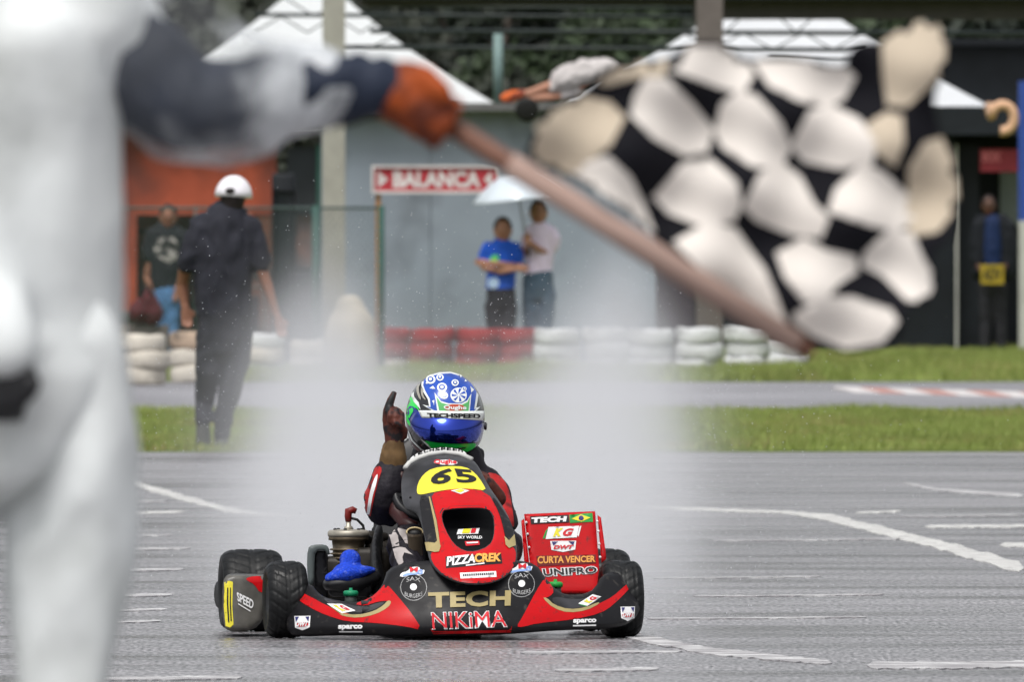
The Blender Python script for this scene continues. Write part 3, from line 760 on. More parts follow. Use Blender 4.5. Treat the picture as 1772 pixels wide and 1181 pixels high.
decal('print', smooth_poly([(848, 447), (853, 442), (862, 441), (864, 448), (858, 455), (850, 453)]), shb, mat('green_print', (.12, .6, .12), .7), pb, 3, off=.006)
decal('print', smooth_poly([(845, 482), (862, 480), (864, 496), (852, 500), (845, 497)]), shb, mat('pale_print', (.45, .6, .8), .7), pb, 3, off=.006)
PNK = mat('pale_pink_tee', (.80, .68, .84), .75, var=.05); JEAN = mat('blue_jeans', (.055, .10, .15), .85, var=.2, vscale=20)
pk = person('person in pale pink tee and jeans holding up the silver umbrella', YP + .15, 933, (SK2, [
        [(931, 395, .055), (932, 378, .05)],
        [(954, 425, .042), (952, 440, .042), (932, 432, .034, .034, -.15), (916, 418, .03, .03, -.2)],
        [(910, 415, .042), (906, 440, .040, .04, -.1), (912, 428, .03, .03, -.2)]]),
    [('shirt', PNK, [[(934, 402, .13, .10), (934, 430, .155, .11), (932, 455, .15, .115), (930, 474, .155, .12)], [(952, 402, .075), (960, 415, .072), (956, 428, .062)], [(918, 402, .07), (911, 415, .065), (910, 425, .055)]], .015, .010),
     ('trousers', JEAN, [[(931, 470, .155, .12), (931, 500, .172, .125)], [(918, 505, .10), (919, 580, .078), (917, 643, .062)], [(946, 505, .10), (944, 580, .08), (942, 643, .062)]], .016, .010),
     ('shoe', BLKP, [[(917, 643, .05), (915, 645, .04, .12, -.06)]], .014, 0), ('shoe', BLKP, [[(942, 643, .05), (944, 645, .04, .12, -.06)]], .014, 0)],
    head=(932, 368, .112, 0), hair=HAIR)
fingers(pk, YP, 914, 424, SK2, 0, -1, dep=-.18, ln=.05)
um = root('umbrella', P(914, 430, YP - .1), 'silver white umbrella held over the couple behind the red tyres', 'umbrella')
c = P(896, 342, YP - .1); top_ = P(886, 303, YP - .1); ax = (top_ - P(893, 352, YP - .1)).normalized(); ax = Vector((-.13, -.05, 1)).normalized()
rad = 78 * YP / F; g = G(); a = ax.orthogonal().normalized(); b = ax.cross(a); V = []; Fc = []; n = 48; m_ = 9
for i in range(m_ + 1):
    t = i / m_
    for k in range(n):
        q = 2 * math.pi * k / n; sc_ = 1 - .05 * t * abs(math.sin(4 * q)) ; hgt = (1 - t ** 1.9) * .27 - .03 * t * abs(math.sin(4 * q)) * 0
        V.append(c + (a * math.cos(q) + b * math.sin(q)) * rad * t * sc_ + ax * hgt)
for i in range(m_):
    for k in range(n): Fc.append((i * n + k, i * n + (k + 1) % n, (i + 1) * n + (k + 1) % n, (i + 1) * n + k))
nV = len(V); V += [v - ax * .006 for v in V]; Fc += [tuple(nV + i for i in f[::-1]) for f in Fc]; Fc += [(m_ * n + k, m_ * n + (k + 1) % n, nV + m_ * n + (k + 1) % n, nV + m_ * n + k) for k in range(n)]
canopy = mk('canopy', V, Fc, mat('silver_canopy', (.60, .66, .71), .3, metal=.15, var=.03), um)
for k in range(8):
    q = 2 * math.pi * k / 8; e = a * math.cos(q) + b * math.sin(q)
    G().tube([c + ax * .24, c + e * rad * .5 + ax * .17, c + e * rad * .98 - ax * .012], .005, 5).mk('rib', M_DARK, um)
G().bar(c + ax * .30, P(914, 436, YP - .1), .009).mk('shaft', mat('umbrella_shaft', (.25, .25, .26), .4, metal=.6), um)
G().tube([P(914, 426, YP - .1), P(915, 444, YP - .1)], .016).mk('handle', M_DARK, um)

# --- man in a black tee behind the fence
YM = 194.0
JB = mat('light_jeans', (.10, .22, .42), .85, var=.25, vscale=15); BT = mat('black_tee', (.016, .017, .02), .8)
pm = person('person in black printed tee and light jeans behind the wire fence', YM, 288, (SK1, [
        [(290, 398, .055), (290, 385, .05)],
        [(262, 440, .04), (254, 480, .038), (266, 520, .032, .032, -.1)], [(314, 440, .042), (309, 480, .04), (303, 520, .032, .032, -.1)]]),
    [('shirt', BT, [[(288, 405, .15, .10), (287, 430, .18, .11), (286, 470, .165, .11), (285, 500, .155, .11)], [(264, 405, .07), (257, 425, .065), (256, 445, .06)], [(311, 405, .07), (318, 425, .065), (316, 445, .06)]], .016, .010),
     ('trousers', JB, [[(286, 496, .15, .11), (286, 520, .16, .115)], [(275, 525, .092), (276, 580, .075), (275, 640, .06)], [(297, 525, .092), (296, 580, .075), (298, 640, .06)]], .016, .010),
     ('shoe', BLKP, [[(275, 640, .05), (274, 645, .04, .12, -.06)]], .014, 0), ('shoe', BLKP, [[(298, 640, .05), (300, 645, .04, .12, -.06)]], .014, 0)],
    head=(291, 376, .112, 0), hair=HAIR)
sh_ = [o for o in pm.children if o.name.startswith('shirt')]
decal('print', smooth_poly([(266, 418), (285, 409), (306, 412), (308, 440), (298, 458), (284, 452), (268, 440)]), sh_, mat('grey_print', (.38, .36, .34), .8, col2=(.03, .03, .03), c2scale=14, c2lo=.45, c2hi=.52), pm, 4, off=.008)
# a maroon kit bag on a crate
kb = root('kit_bag', P(254, 562, 192.4), 'maroon kit bag lying on the brown crate behind the fence', 'bag'); g = G()
loft(g, [(P(242, 540, 192.4), .13, .15), (P(254, 520, 192.4), .15, .15), (P(264, 545, 192.4), .12, .14)]); blend('bag_body', g, mat('maroon_cloth', (.10, .02, .025), .8), kb, .02, 3, .01, 8.)
G().tube([P(244, 520, 192.3), P(248, 496, 192.3), P(258, 494, 192.3), P(264, 516, 192.3)], .014).mk('handle', M_DARK, kb)
G().box(P(254, 602, 192.6), (.46, .46, .48), b=.02).top('wooden_crate', M_BROWNC, P(254, 640, 192.6), 'brown crate under the maroon bag behind the fence', 'crate')

# --- man with yellow sheet; bay shade put into skin, top and sheet colours
YG = 232.8; DKB = mat('shaded_blue_top', (.005, .018, .07), .7); DJ = mat('dark_jacket', (.006, .008, .012), .8)
pd = person('person in dark jacket over blue top standing in the dark bay', YG, 1716, (skinmat('skin_shaded', (.09, .045, .03)), [
        [(1712, 378, .055), (1711, 365, .05)], [(1690, 455, .04), (1700, 470, .034, .034, -.2)], [(1745, 455, .04), (1730, 470, .034, .034, -.2)]]),
    [('jacket', DJ, [[(1700, 385, .11, .10, .03), (1694, 420, .12, .12, .03), (1696, 470, .12, .12, .03)], [(1732, 385, .12, .10, .03), (1744, 420, .13, .12, .03), (1740, 470, .13, .12, .03)], [(1692, 390, .08), (1686, 425, .075), (1688, 456, .07)], [(1746, 390, .08), (1753, 425, .075), (1750, 456, .07)]], .018, .010),
     ('shirt', DKB, [[(1717, 385, .12, .11), (1717, 430, .135, .13), (1717, 470, .13, .12)]], .018, .006),
     ('trousers', BLKP, [[(1717, 466, .15, .12), (1717, 490, .165, .12)], [(1706, 495, .095), (1706, 550, .08), (1704, 603, .065)], [(1730, 495, .095), (1731, 550, .08), (1733, 603, .065)]], .018, .010)],
    head=(1711, 356, .112, 0), hair=HAIR)
fingers(pd, YG, 1699, 470, SK1, 1, .2, dep=-.22); fingers(pd, YG, 1733, 470, SK1, -1, .2, dep=-.22)
ys = root('number_sheet', P(1717, 492, YG - .3), 'yellow sheet with black letters held at the waist of the man in the dark bay', 'sheet')
yb1 = part('sheet', mat('yellow_sheet', (.34, .25, .02), .6), ys, 1697, 458, 1737, 492, YG - .34, .015)
lettering('ADV', Q(1701, 464, 1733, 486), [yb1], M_DARK, ys, bold=.03)

# --- figure leaning over the roof edge between the tents, black wheel under it
YL = 202.5
pl = person('person in pale shirt leaning down at the roof edge with an orange glove', YL, 985, (SK2, [
        [(1060, 132, .05), (1020, 140, .05)],
        [(952, 148, .055), (925, 158, .048), (903, 164, .04)], [(985, 165, .05), (950, 168, .045), (920, 170, .04)]]),
    [('shirt', mat('pale_shirt', (.50, .47, .46), .8, var=.15, vscale=10), [[(1052, 122, .13), (1010, 125, .15), (975, 138, .14)], [(975, 138, .10), (958, 150, .075)], [(1000, 160, .07), (975, 165, .06)]], .018, .02),
     ('glove', mat('orange_glove', (.62, .12, .02), .7, col2=(.15, .04, .03), c2scale=12, c2lo=.45, c2hi=.6), [[(905, 162, .05), (888, 165, .06), (874, 170, .05)], [(885, 175, .025), (872, 182, .02)], [(880, 160, .022), (868, 166, .018)]], .014, .004)],
    head=(1066, 128, .10, .1), hair=HAIR)
M_BLKW = mat('wheel_black', (.008, .008, .008), .6); g = G(); g.lathe([(.10, -.04), (.13, -.03), (.13, .03), (.10, .04), (.05, .03), (.05, -.03)], P(912, 190, 199.2), (0, 1, .1), 24)
wh = g.top('small_wheel', M_BLKW, P(912, 208, 198.8), 'small black wheel hanging at the roof edge of the grey building', 'wheel')

# ================================================================== THE KART
YAW = R(6); KX = (783 - HX) * 60 / F; KC, KS = math.cos(YAW), math.sin(YAW)
def K3(u, v, w_): return Vector((KX + u * KC - v * KS, 60 + u * KS + v * KC, w_))
def YV(px, v):
    k = (px - HX) / F; u = (k * (60 + v * KC) - KX + v * KS) / (KC - k * KS); return 60 + u * KS + v * KC
def W(px, py, v): return P(px, py, YV(px, v))
M_RUB = mat('wet_rubber', (.0045, .005, .0055), .5, var=.3, vscale=20, rvar=.12)
M_BODY = mat('black_bodywork', (.009, .0085, .010), .46, var=.2, vscale=15, spec=.22, coat=.0, rvar=.1, col2=(.05, .045, .04), c2scale=38, c2lo=.60, c2hi=.74)
M_GREYB = mat('graphite_bodywork', (.045, .045, .05), .38, var=.15, vscale=15, spec=.3, coat=.03, col2=(.02, .02, .022), c2scale=8)
M_RED = mat('red_paint', (.50, .003, .006), .34, var=.1, vscale=12, spec=.2, coat=.03, col2=(.16, .02, .018), c2scale=42, c2lo=.60, c2hi=.76)
M_GOLD = mat('dull_gold', (.36, .29, .13), .45, var=.1, vscale=20)
M_YEL = mat('plate_yellow', (.78, .68, .05), .4, var=.05)
M_WH = mat('sticker_white', (.80, .80, .80), .45, var=.03); M_BK = mat('print_black', (.012, .012, .013), .5)
M_GN = mat('flag_green', (.02, .30, .05), .45); M_NVY = mat('print_navy', (.03, .03, .16), .45); M_FY = mat('flag_yellow', (.80, .70, .04), .45)
M_ORG = mat('print_orange', (.85, .38, .08), .45); M_LB = mat('print_light_blue', (.25, .38, .72), .45); M_PRED = mat('print_red', (.62, .02, .03), .4)
M_STEEL = mat('chassis_steel', (.10, .10, .105), .35, metal=.8); M_ALU = mat('cast_alloy', (.40, .37, .31), .45, metal=.5, var=.2, vscale=25)
M_ENG = mat('oily_engine', (.13, .10, .065), .45, metal=.3, var=.4, vscale=30); M_BPL = mat('black_plastic', (.014, .014, .016), .4)
M_BLUEF = mat('blue_filter_foam', (.01, .06, .60), .75, var=.25, vscale=90, bump=.6, bscale=160, col2=(.12, .18, .70), c2scale=60, c2lo=.55, c2hi=.7)
kart = root('racing_kart', K3(0, 0, 0), 'low black and red racing kart number 65 throwing up spray on the wet track', 'kart'); kart.rotation_euler = (0, 0, YAW)

# ---- tyres with moulded rain tread
def kart_wheel(u, v, rad, wid, steer=0.):
    c = K3(u, v, rad); ax = Vector((math.cos(YAW + steer), math.sin(YAW + steer), 0))
    n = 160; m = 26; ir = .066; prof = []
    for i in range(m + 1):     # tread face
        t = -1 + 2 * i / m; prof.append((rad - .013 * abs(t) ** 5, t * wid / 2 * .93, 1))
    prof = [(ir, -wid * .42, 0), (ir + .018, -wid * .49, 0), (rad * .78, -wid * .52, 0), (rad - .022, -wid * .51, 0)] + prof + [(rad - .022, wid * .51, 0), (rad * .78, wid * .52, 0), (ir + .018, wid * .49, 0), (ir, wid * .42, 0)]
    a = Vector((0, 0, 1)); b = ax.cross(a); V = []; Fc = []; mm = len(prof)
    for i, (r_, h, tr) in enumerate(prof):
        for k in range(n):
            q = 2 * math.pi * k / n; rr = r_
            if tr:
                s_ = abs(h) / (wid / 2); ph = (q * 20 / (2 * math.pi) + s_ * 1.15 + (.5 if h > 0 else 0)) % 1
                if ph < .22 and s_ > .12: rr -= .0032
                if .05 < s_ < .13 or (.52 < s_ < .60): rr -= .003
            V.append(c + ax * h + (a * math.cos(q) + b * math.sin(q)) * rr)
    for i in range(mm - 1):
        for k in range(n): Fc.append((i * n + k, i * n + (k + 1) % n, (i + 1) * n + (k + 1) % n, (i + 1) * n + k))
    ty = mk('tyre', V, Fc, M_RUB, kart)
    g = G(); g.lathe([(.03, -wid * .30), (.058, -wid * .34), (.068, -wid * .44), (.068, wid * .44), (.058, wid * .34), (.03, wid * .30)], c, ax, 28); rim = g.mk('rim', M_STEEL, kart)
    g = G(); g.lathe([(.018, -wid * .36), (.024, -wid * .25), (.024, wid * .25), (.018, wid * .36)], c, ax, 16); g.mk('hub', M_ALU, rim)
    return ty
kart_wheel(-.548, 0, .126, .126, .02); kart_wheel(.552, 0, .126, .126, .02)
tRL = kart_wheel(-.565, 1.05, .137, .195); tRR = kart_wheel(.595, 1.05, .137, .195)

# ---- chassis, axle, floor
g = G()
for s in (-1, 1):
    g.tube([K3(s * .15, -.33, .075), K3(s * .24, -.05, .062), K3(s * .31, .35, .06), K3(s * .31, .9, .07), K3(s * .28, 1.2, .07)], .016)
g.tube([K3(-.46, 0, .105), K3(-.25, -.02, .07), K3(.25, -.02, .07), K3(.46, 0, .105)], .015); g.tube([K3(-.28, 1.2, .07), K3(.28, 1.2, .07)], .016)
g.tube([K3(-.33, -.34, .10), K3(.33, -.34, .10)], .011); g.tube([K3(-.33, -.32, .12), K3(.33, -.32, .12)], .008)
g.mk('chassis', M_STEEL, kart)
G().bar(K3(-.60, 1.05, .137), K3(.60, 1.05, .137), .02, 16).mk('rear_axle', M_STEEL, kart)
g = G(); g.box(K3(0, .12, .052), (.46, .62, .006), Matrix.Rotation(YAW, 3, 'Z')); g.mk('floor_tray', M_BPL, kart, smooth=False)
g = G(); rows = []
g.tube([K3(-.66, 1.22, .12), K3(-.3, 1.30, .12), K3(.3, 1.30, .12), K3(.66, 1.22, .12)], .045, 12); g.mk('rear_bumper', M_BPL, kart)

# ---- front fairing
def softp(x, k=.03): return k * math.log(1 + math.exp(min(60, x / k)))
def Vfair(px, py):
    t = (px - 812) / 300; v = -.47 + .30 * abs(t) ** 2.4
    h = (1098 - py) / 530                        # height over the lower lip
    cen = math.exp(-(t / .38) ** 4)
    v += softp(h - .055) * (1.15 * (1 - cen) + .85 * cen) + max(0, .02 - h) * .8
    return v
def Yfair(px, py): return YV(px, Vfair(px, py))
fair_out = [(489, 1014), (500, 1010), (522, 1010), (540, 1013), (550, 1027), (562, 1035), (585, 1041), (620, 1044), (642, 1036), (656, 1022), (664, 1008), (670, 986), (700, 975), (741, 971), (800, 968), (860, 968), (892, 970), (928, 977), (944, 1001), (950, 1008), (957, 1017), (972, 1028), (990, 1031), (1012, 1029), (1029, 1020), (1042, 996), (1060, 990), (1100, 989), (1107, 1006), (1109, 1040), (1106, 1062), (1090, 1080), (1060, 1089), (1000, 1091), (950, 1093), (880, 1099), (812, 1101), (740, 1102), (700, 1103), (640, 1101), (580, 1101), (520, 1103), (500, 1098), (491, 1070), (487, 1040)]
fair = relief('front_fairing', smooth_poly(fair_out, 1), Yfair, .03, M_BODY, kart, 5, (), 7, .02)
ON = [fair]
D = lambda nm, poly, m, par=fair, on=None, step=5, off=.0015, **k: decal(nm, poly, on or [par], m, par, step, off, **k)
redL = smooth_poly([(495, 1018), (505, 1018), (540, 1035), (563, 1048), (600, 1064), (628, 1066), (650, 1060), (668, 1048), (674, 1041), (655, 1042), (632, 1050), (612, 1047), (640, 1037), (655, 1025), (668, 1010), (690, 1035), (712, 1062), (731, 1091), (700, 1085), (650, 1079), (600, 1077), (565, 1066), (535, 1052), (512, 1036)], 1)
redR = smooth_poly([(1100, 999), (1098, 1008), (1089, 1020), (1060, 1049), (1038, 1063), (994, 1073), (928, 1080), (905, 1086), (893, 1086), (904, 1069), (928, 1023), (943, 1000), (950, 1007), (959, 1025), (951, 1034), (939, 1037), (957, 1051), (983, 1060), (1016, 1056), (1038, 1045), (1060, 1034), (1082, 1014)], 1)
D('red_stripe', redL, M_RED); D('red_stripe', redR, M_RED)
D('grey_inlay', smooth_poly([(556, 1034), (585, 1044), (610, 1049), (632, 1052), (655, 1044), (668, 1044), (650, 1056), (628, 1062), (600, 1060), (575, 1051)], 1), M_GREYB)
D('grey_inlay', smooth_poly([(953, 1037), (965, 1034), (985, 1038), (1010, 1038), (1030, 1030), (1040, 1036), (1018, 1050), (985, 1056), (962, 1050)], 1), M_GREYB)
D('gold_stripe', smooth_poly([(585, 1062), (620, 1066), (648, 1059), (664, 1049), (672, 1040), (678, 1043), (672, 1053), (650, 1065), (620, 1071), (595, 1068)], 1), M_GOLD, off=.0022)
D('gold_stripe', smooth_poly([(938, 1036), (946, 1036), (958, 1048), (983, 1056), (1012, 1053), (1035, 1043), (1037, 1046), (1014, 1058), (983, 1062), (957, 1054)], 1), M_GOLD, off=.0022)
D('red_edge', [(744, 1088), (752, 1093), (880, 1091), (886, 1085), (884, 1095), (750, 1098)], M_RED)
lettering('TECH', [(741, 1027), (884, 1023), (883, 1050), (742, 1054)], ON, M_GOLD, fair, .045, spacing=1.05)
D('sticker', [(745, 1064), (877, 1059), (878, 1086), (746, 1090)], M_WH, off=.002, step=7) if 0 else None
lettering('NIKiMA', [(745.5, 1061), (875.5, 1057.5), (878, 1086.5), (747.5, 1090)], ON, M_WH, fair, .03, off=.0025)
lettering('NIKiMA', [(747, 1062.5), (874, 1059), (876.5, 1085), (749, 1088.5)], ON, M_PRED, fair, .0, off=.0045)
for x0, y0 in ((548, 1079), (993, 1069)):
    # boundary under which the small maker lettering stands
    lettering('sparco', [(x0 + 38, y0 + 4), (x0 + 80, y0 + 3.5), (x0 + 80, y0 + 12), (x0 + 38, y0 + 12.5)] if x0 < 700 else [(x0 - 2, y0 + 4), (x0 + 38, y0 + 3), (x0 + 38, y0 + 12), (x0 - 2, y0 + 13)], ON, M_WH, fair, .05)
    D('underline', [(587, 1093), (628, 1093), (628, 1095), (587, 1095)] if x0 < 700 else [(991, 1083), (1031, 1082), (1031, 1084), (991, 1085)], M_WH)
def dwt(x0, y0, x1, y1, on, par):
    w_, h = x1 - x0, y1 - y0; f = lambda a, b: (x0 + a * w_, y0 + b * h)
    D('sticker', [f(0, .02), f(1, 0), f(.96, .8), f(.5, 1.02), f(.05, .84)], M_WH, par, on, 4, .002)
    D('sticker_print', [f(.06, .08), f(.3, .08), f(.12, .45)], M_NVY, par, on, 4, .0035); D('sticker_print', [f(.7, .08), f(.94, .06), f(.88, .42)], M_NVY, par, on, 4, .0035)
    D('sticker_print', smooth_poly([f(.1, .5), f(.9, .45), f(.85, .75), f(.15, .8)], 1), M_PRED, par, on, 4, .003) if w_ < 30 else None
    lettering('DWT', [f(.1, .42), f(.92, .40), f(.9, .75), f(.12, .78)], on, M_PRED if w_ >= 30 else M_WH, par, .05, .3, .005)
dwt(510, 1067, 538, 1091, ON, fair); dwt(1073, 1051, 1098, 1075, ON, fair)
def kg(q, on, par):
    a, b, c, d = [Vector(p) for p in q]; f = lambda u, v: tuple((a * (1 - u) + b * u) * (1 - v) + (d * (1 - u) + c * u) * v)
    D('sticker', q, M_WH, par, on, 5, .002)
    D('sticker_print', [f(-.06, .3), f(.0, .1), f(-.03, .95), f(-.1, .95)], M_GN, par, on, 5, .002)
    lettering('K', [f(.22, .15), f(.5, .15), f(.5, .85), f(.22, .85)], on, M_FY, par, .07, .2, .0035)
    lettering('G', [f(.52, .2), f(.85, .2), f(.85, .85), f(.52, .85)], on, M_PRED, par, .05, .2, .0035)
kg([(566, 1046), (592, 1047), (616, 1058), (592, 1063)], ON, fair)
kg([(1000, 1046), (1025, 1030), (1040, 1034), (1016, 1050)], ON, fair)
M_STK = mat('badge_grey', (.42, .42, .42), .5, var=.3, vscale=60)
for cx, cy_ in ((716, 1018), (902, 1012)):
    D('round_badge', circ(cx, cy_, 23), M_STK, step=5, off=.0015); D('round_badge_face', circ(cx, cy_, 22), M_BODY, step=5, off=.0025)
    D('round_badge_face', circ(cx, cy_, 6, 14), M_WH, step=4, off=.004); 
    lettering('SAX', Q(cx - 12, cy_ - 15, cx + 12, cy_ - 8), ON, M_STK, fair, .0, off=.004, arc=3)
    lettering('BURGERS', Q(cx - 15, cy_ + 8, cx + 15, cy_ + 15), ON, M_STK, fair, .0, off=.004, arc=-4)
    D('sticker', smooth_poly([(cx - 24, cy_ - 17), (cx - 22, cy_ - 25), (cx - 10, cy_ - 28), (cx - 5, cy_ - 35), (cx + 10, cy_ - 36), (cx + 12, cy_ - 29), (cx + 20, cy_ - 31), (cx + 16, cy_ - 21), (cx, cy_ - 21)], 1), M_WH, step=5, off=.002)
    D('sticker_print', smooth_poly([(cx - 20, cy_ - 18), (cx - 16, cy_ - 23), (cx - 4, cy_ - 25), (cx + 12, cy_ - 25), (cx + 8, cy_ - 22), (cx - 6, cy_ - 21)], 1), M_LB, step=4, off=.0035)
    lettering('M', Q(cx - 6, cy_ - 34, cx + 8, cy_ - 26), ON, M_PRED, fair, .02, off=.005); lettering('G', Q(cx + 7, cy_ - 30, cx + 16, cy_ - 22), ON, M_LB, fair, .05, off=.005)

# ---- steering fairing (nassau panel)
def Vnas(px, py):
    s = (py - 790) / 225; xc = 768 + 48 * max(0, min(1.1, s)); dx = (px - xc) / 530
    return .27 - .73 * s + 2.6 * dx * dx + .05 * math.sin(max(0, min(1, s)) * math.pi) * -1
def Ynas(px, py): return YV(px, Vnas(px, py))
nas_out = [(694, 835), (697, 820), (701, 808), (712, 800), (738, 790), (768, 786), (798, 789), (818, 796), (829, 809), (843, 838), (859, 861), (872, 880), (882, 899), (889, 920), (894, 945), (896, 965), (891, 982), (879, 997), (860, 1008), (832, 1014), (800, 1012), (775, 1004), (757, 992), (745, 977), (740, 958), (736, 935), (729, 908), (722, 890), (712, 886), (700, 882), (695, 862)]
hole = smooth_poly([(766, 888), (771, 883.5), (800, 881), (838, 881), (850, 887), (855, 905), (854, 930), (846, 945), (823, 955), (803, 954), (785, 942), (771, 918), (765, 899)], 1)
nas = relief('steering_fairing', smooth_poly(nas_out, 1), Ynas, .02, M_GREYB, kart, 5, (hole,), 5, .012)
NO = [nas]
big = smooth_poly([(758, 878), (800, 874), (846, 874), (862, 885), (866, 925), (856, 948), (825, 962), (800, 961), (778, 948), (760, 918)], 1)
bowl = relief('air_intake', big, lambda x, y: YV(x, Vnas(x, y) + .035 + .16 * max(0, min(1, (958 - y) / 55))), .01, mat('intake_black', (.003, .003, .0035), .7, spec=.15), kart, 6, (), 2, .0)
DN = lambda nm, poly, m, step=5, off=.0015: decal(nm, poly, NO, m, nas, step, off)
red_n = smooth_poly([(746, 856), (770, 850), (800, 845), (843, 852), (862, 885), (870, 912), (874, 930), (882, 946), (890, 950), (893, 962), (889, 981), (877, 995), (858, 1006), (830, 1011), (801, 1009), (777, 1001), (760, 989), (748, 973), (745, 958), (757, 950), (761, 935), (757, 905), (750, 875)], 1)
pts_, tri_ = fill(red_n, 5, ([(809 + (x - 809) * 1.035, 917 + (y - 917) * 1.04) for x, y in hole],))
Wr = [cast(p[0], p[1], NO, .0015) for p in pts_]
tri_ = [t for t in tri_ if all(Wr[i] is not None for i in t) and max((Wr[t[0]] - Wr[t[1]]).length, (Wr[t[1]] - Wr[t[2]]).length, (Wr[t[0]] - Wr[t[2]]).length) < .05]
mk('red_field', Wr_ok := [w if w is not None else Vector((0, 60, 0)) for w in Wr], tri_, M_RED, nas)
DN('number_plate', smooth_poly([(721, 855), (723, 838), (733, 822), (748, 812), (775, 808), (805, 809), (822, 820), (834, 836), (842, 851), (815, 847), (780, 848), (750, 853), (728, 858)], 1), M_YEL, 5, .002)
lettering('6', [(749, 811), (782, 813), (781, 840), (745, 840)], NO, M_BK, nas, .03, .25, .004)
lettering('5', [(786, 813), (820, 816), (826, 837), (790, 838)], NO, M_BK, nas, .03, -.1, .004)
DN('sticker', smooth_poly([(748, 803), (758, 798), (775, 797), (792, 800), (790, 806), (765, 806)], 1), M_WH, 5, .002)
lettering('Qughe', Q(751, 798, 790, 807), NO, M_PRED, nas, .03, off=.004, arc=1)
DN('sticker', [(780, 851), (797, 848), (812, 851), (797, 857)], M_WH, 5, .003); DN('sticker_print', [(786, 852), (797, 849), (804, 851), (796, 855)], M_FY, 4, .0045)
for pl in ([(725, 860), (741, 860), (748, 888), (754, 918), (758, 946), (745, 955), (738, 935), (731, 905)], [(850, 862), (858, 866), (870, 886), (884, 905), (889, 930), (877, 948), (868, 905), (860, 882)]): DN('graphite_strip', smooth_poly(pl, 1), M_BODY, 5, .003)
DN('gold_stripe', smooth_poly([(737, 940), (753, 942), (760, 935), (763, 948), (760, 957), (752, 958), (740, 955)], 0), M_GOLD, 5, .0045)
DN('gold_stripe', [(872, 930), (880, 938), (889, 927), (891, 946), (880, 951), (874, 945)], M_GOLD, 5, .0045)
DN('gold_edge', [(742, 862), (744.5, 862), (756, 905), (762, 946), (758, 946), (751, 903)], M_GOLD, 5, .0045)
DN('sticker', [(771, 965), (867, 959), (869, 977), (772, 985)], M_BK, 6, .002)
lettering('PIZZA', [(772, 966), (822, 961), (822, 976), (773, 982)], NO, M_WH, nas, .035, .15, .004)
lettering('CREK', [(821, 960), (868, 959), (866, 974), (821, 976)], NO, M_ORG, nas, .045, 0, .004)
DN('underline', [(806, 980), (838, 976), (838, 978), (806, 982)], M_WH, 6, .004)
DN('sticker', [(796, 993), (858, 990), (859, 1000), (797, 1003)], M_WH, 6, .002)
for i in range(15): DN('small_print', Q(801 + i * 3.6, 996 - i * .2, 803.4 + i * 3.6, 999.4 - i * .2), M_BK, 6, .004)
BW = [bowl]
decal('sticker', [(793, 918), (830, 916), (827, 926), (790, 927)], BW, M_WH, bowl, 5, .003); decal('sticker_print', [(802, 918.5), (815, 918), (812, 925.5), (799, 926)], BW, M_FY, bowl, 5, .005); decal('sticker_print', [(816, 918), (824, 917.5), (822, 925), (814, 925.5)], BW, M_PRED, bowl, 5, .005)
lettering('SKY WORLD', Q(792, 930, 834, 935), BW, M_WH, bowl, .03, off=.004)
decal('sticker', [(804, 939), (829, 938), (830, 945), (806, 947)], BW, M_PRED, bowl, 5, .003); decal('sticker_print', [(807, 941.5), (827, 940.5), (827, 943), (808, 944)], BW, M_WH, bowl, 5, .005)
for x, y in ((710, 862), (732, 866)): G().ball(W(x, y, Vnas(x, y) - .002), (.004, .004, .006), 8).mk('bolt', M_BK, nas)
# pale rolled lip along the top edge
lipp = [(701, 812), (708, 803), (722, 795), (742, 788), (768, 784), (795, 787), (817, 797)]
lp = G().tube([W(x, y - 1, Vnas(x, y) + .008) for x, y in lipp], .0085, 12).mk('top_lip', mat('lip_white', (.55, .55, .53), .5, var=.1), kart)
T = 'TECHSPEED'
for i, ch in enumerate(T):
    t = i / (len(T) - 1); x = 716 + t * 78; y = 786 - 12 * math.sin(math.pi * (.16 + t * .55)) + 5
    pass

# ---- steering wheel, column, seat
g = G(); pts = []
for i in range(33):
    q = 2 * math.pi * i / 32; pts.append(K3(-.02 + .135 * math.cos(q), .32 + .05 * math.sin(q), .46 + .08 * math.sin(q)))
g.tube(pts, .014, 10, cap=False); g.bar(K3(-.155, .32, .46), K3(.115, .32, .46), .01); g.bar(K3(-.02, .32, .46), K3(0, .02, .12), .011); g.mk('steering_wheel', M_BPL, kart)
g = G(); g.tube([W(699, 818, .33), W(690, 832, .34), W(684, 858, .34), W(686, 886, .32), W(700, 905, .26), (W(722, 912, .2))], [.012, .02, .024, .026, .022, .016], 12, flat=.8)
g.mk('hand_guard', mat('dark_red_rubber', (.035, .008, .008), .4), kart)
g = G(); 
for s in (-1, 1): loft(g, [(K3(s * .19, .45, .10), .03, .12), (K3(s * .19, .64, .22), .02, .12), (K3(s * .17, .74, .32), .016, .08)])
loft(g, [(K3(-.2, .5, .07), .03, .03), (K3(0, .45, .06), .05, .05), (K3(.2, .5, .07), .03, .03)]); loft(g, [(K3(0, .72, .08), .2, .03), (K3(0, .82, .30), .2, .03), (K3(0, .88, .50), .17, .02)])
blend('seat', g, M_BPL, kart, .015)

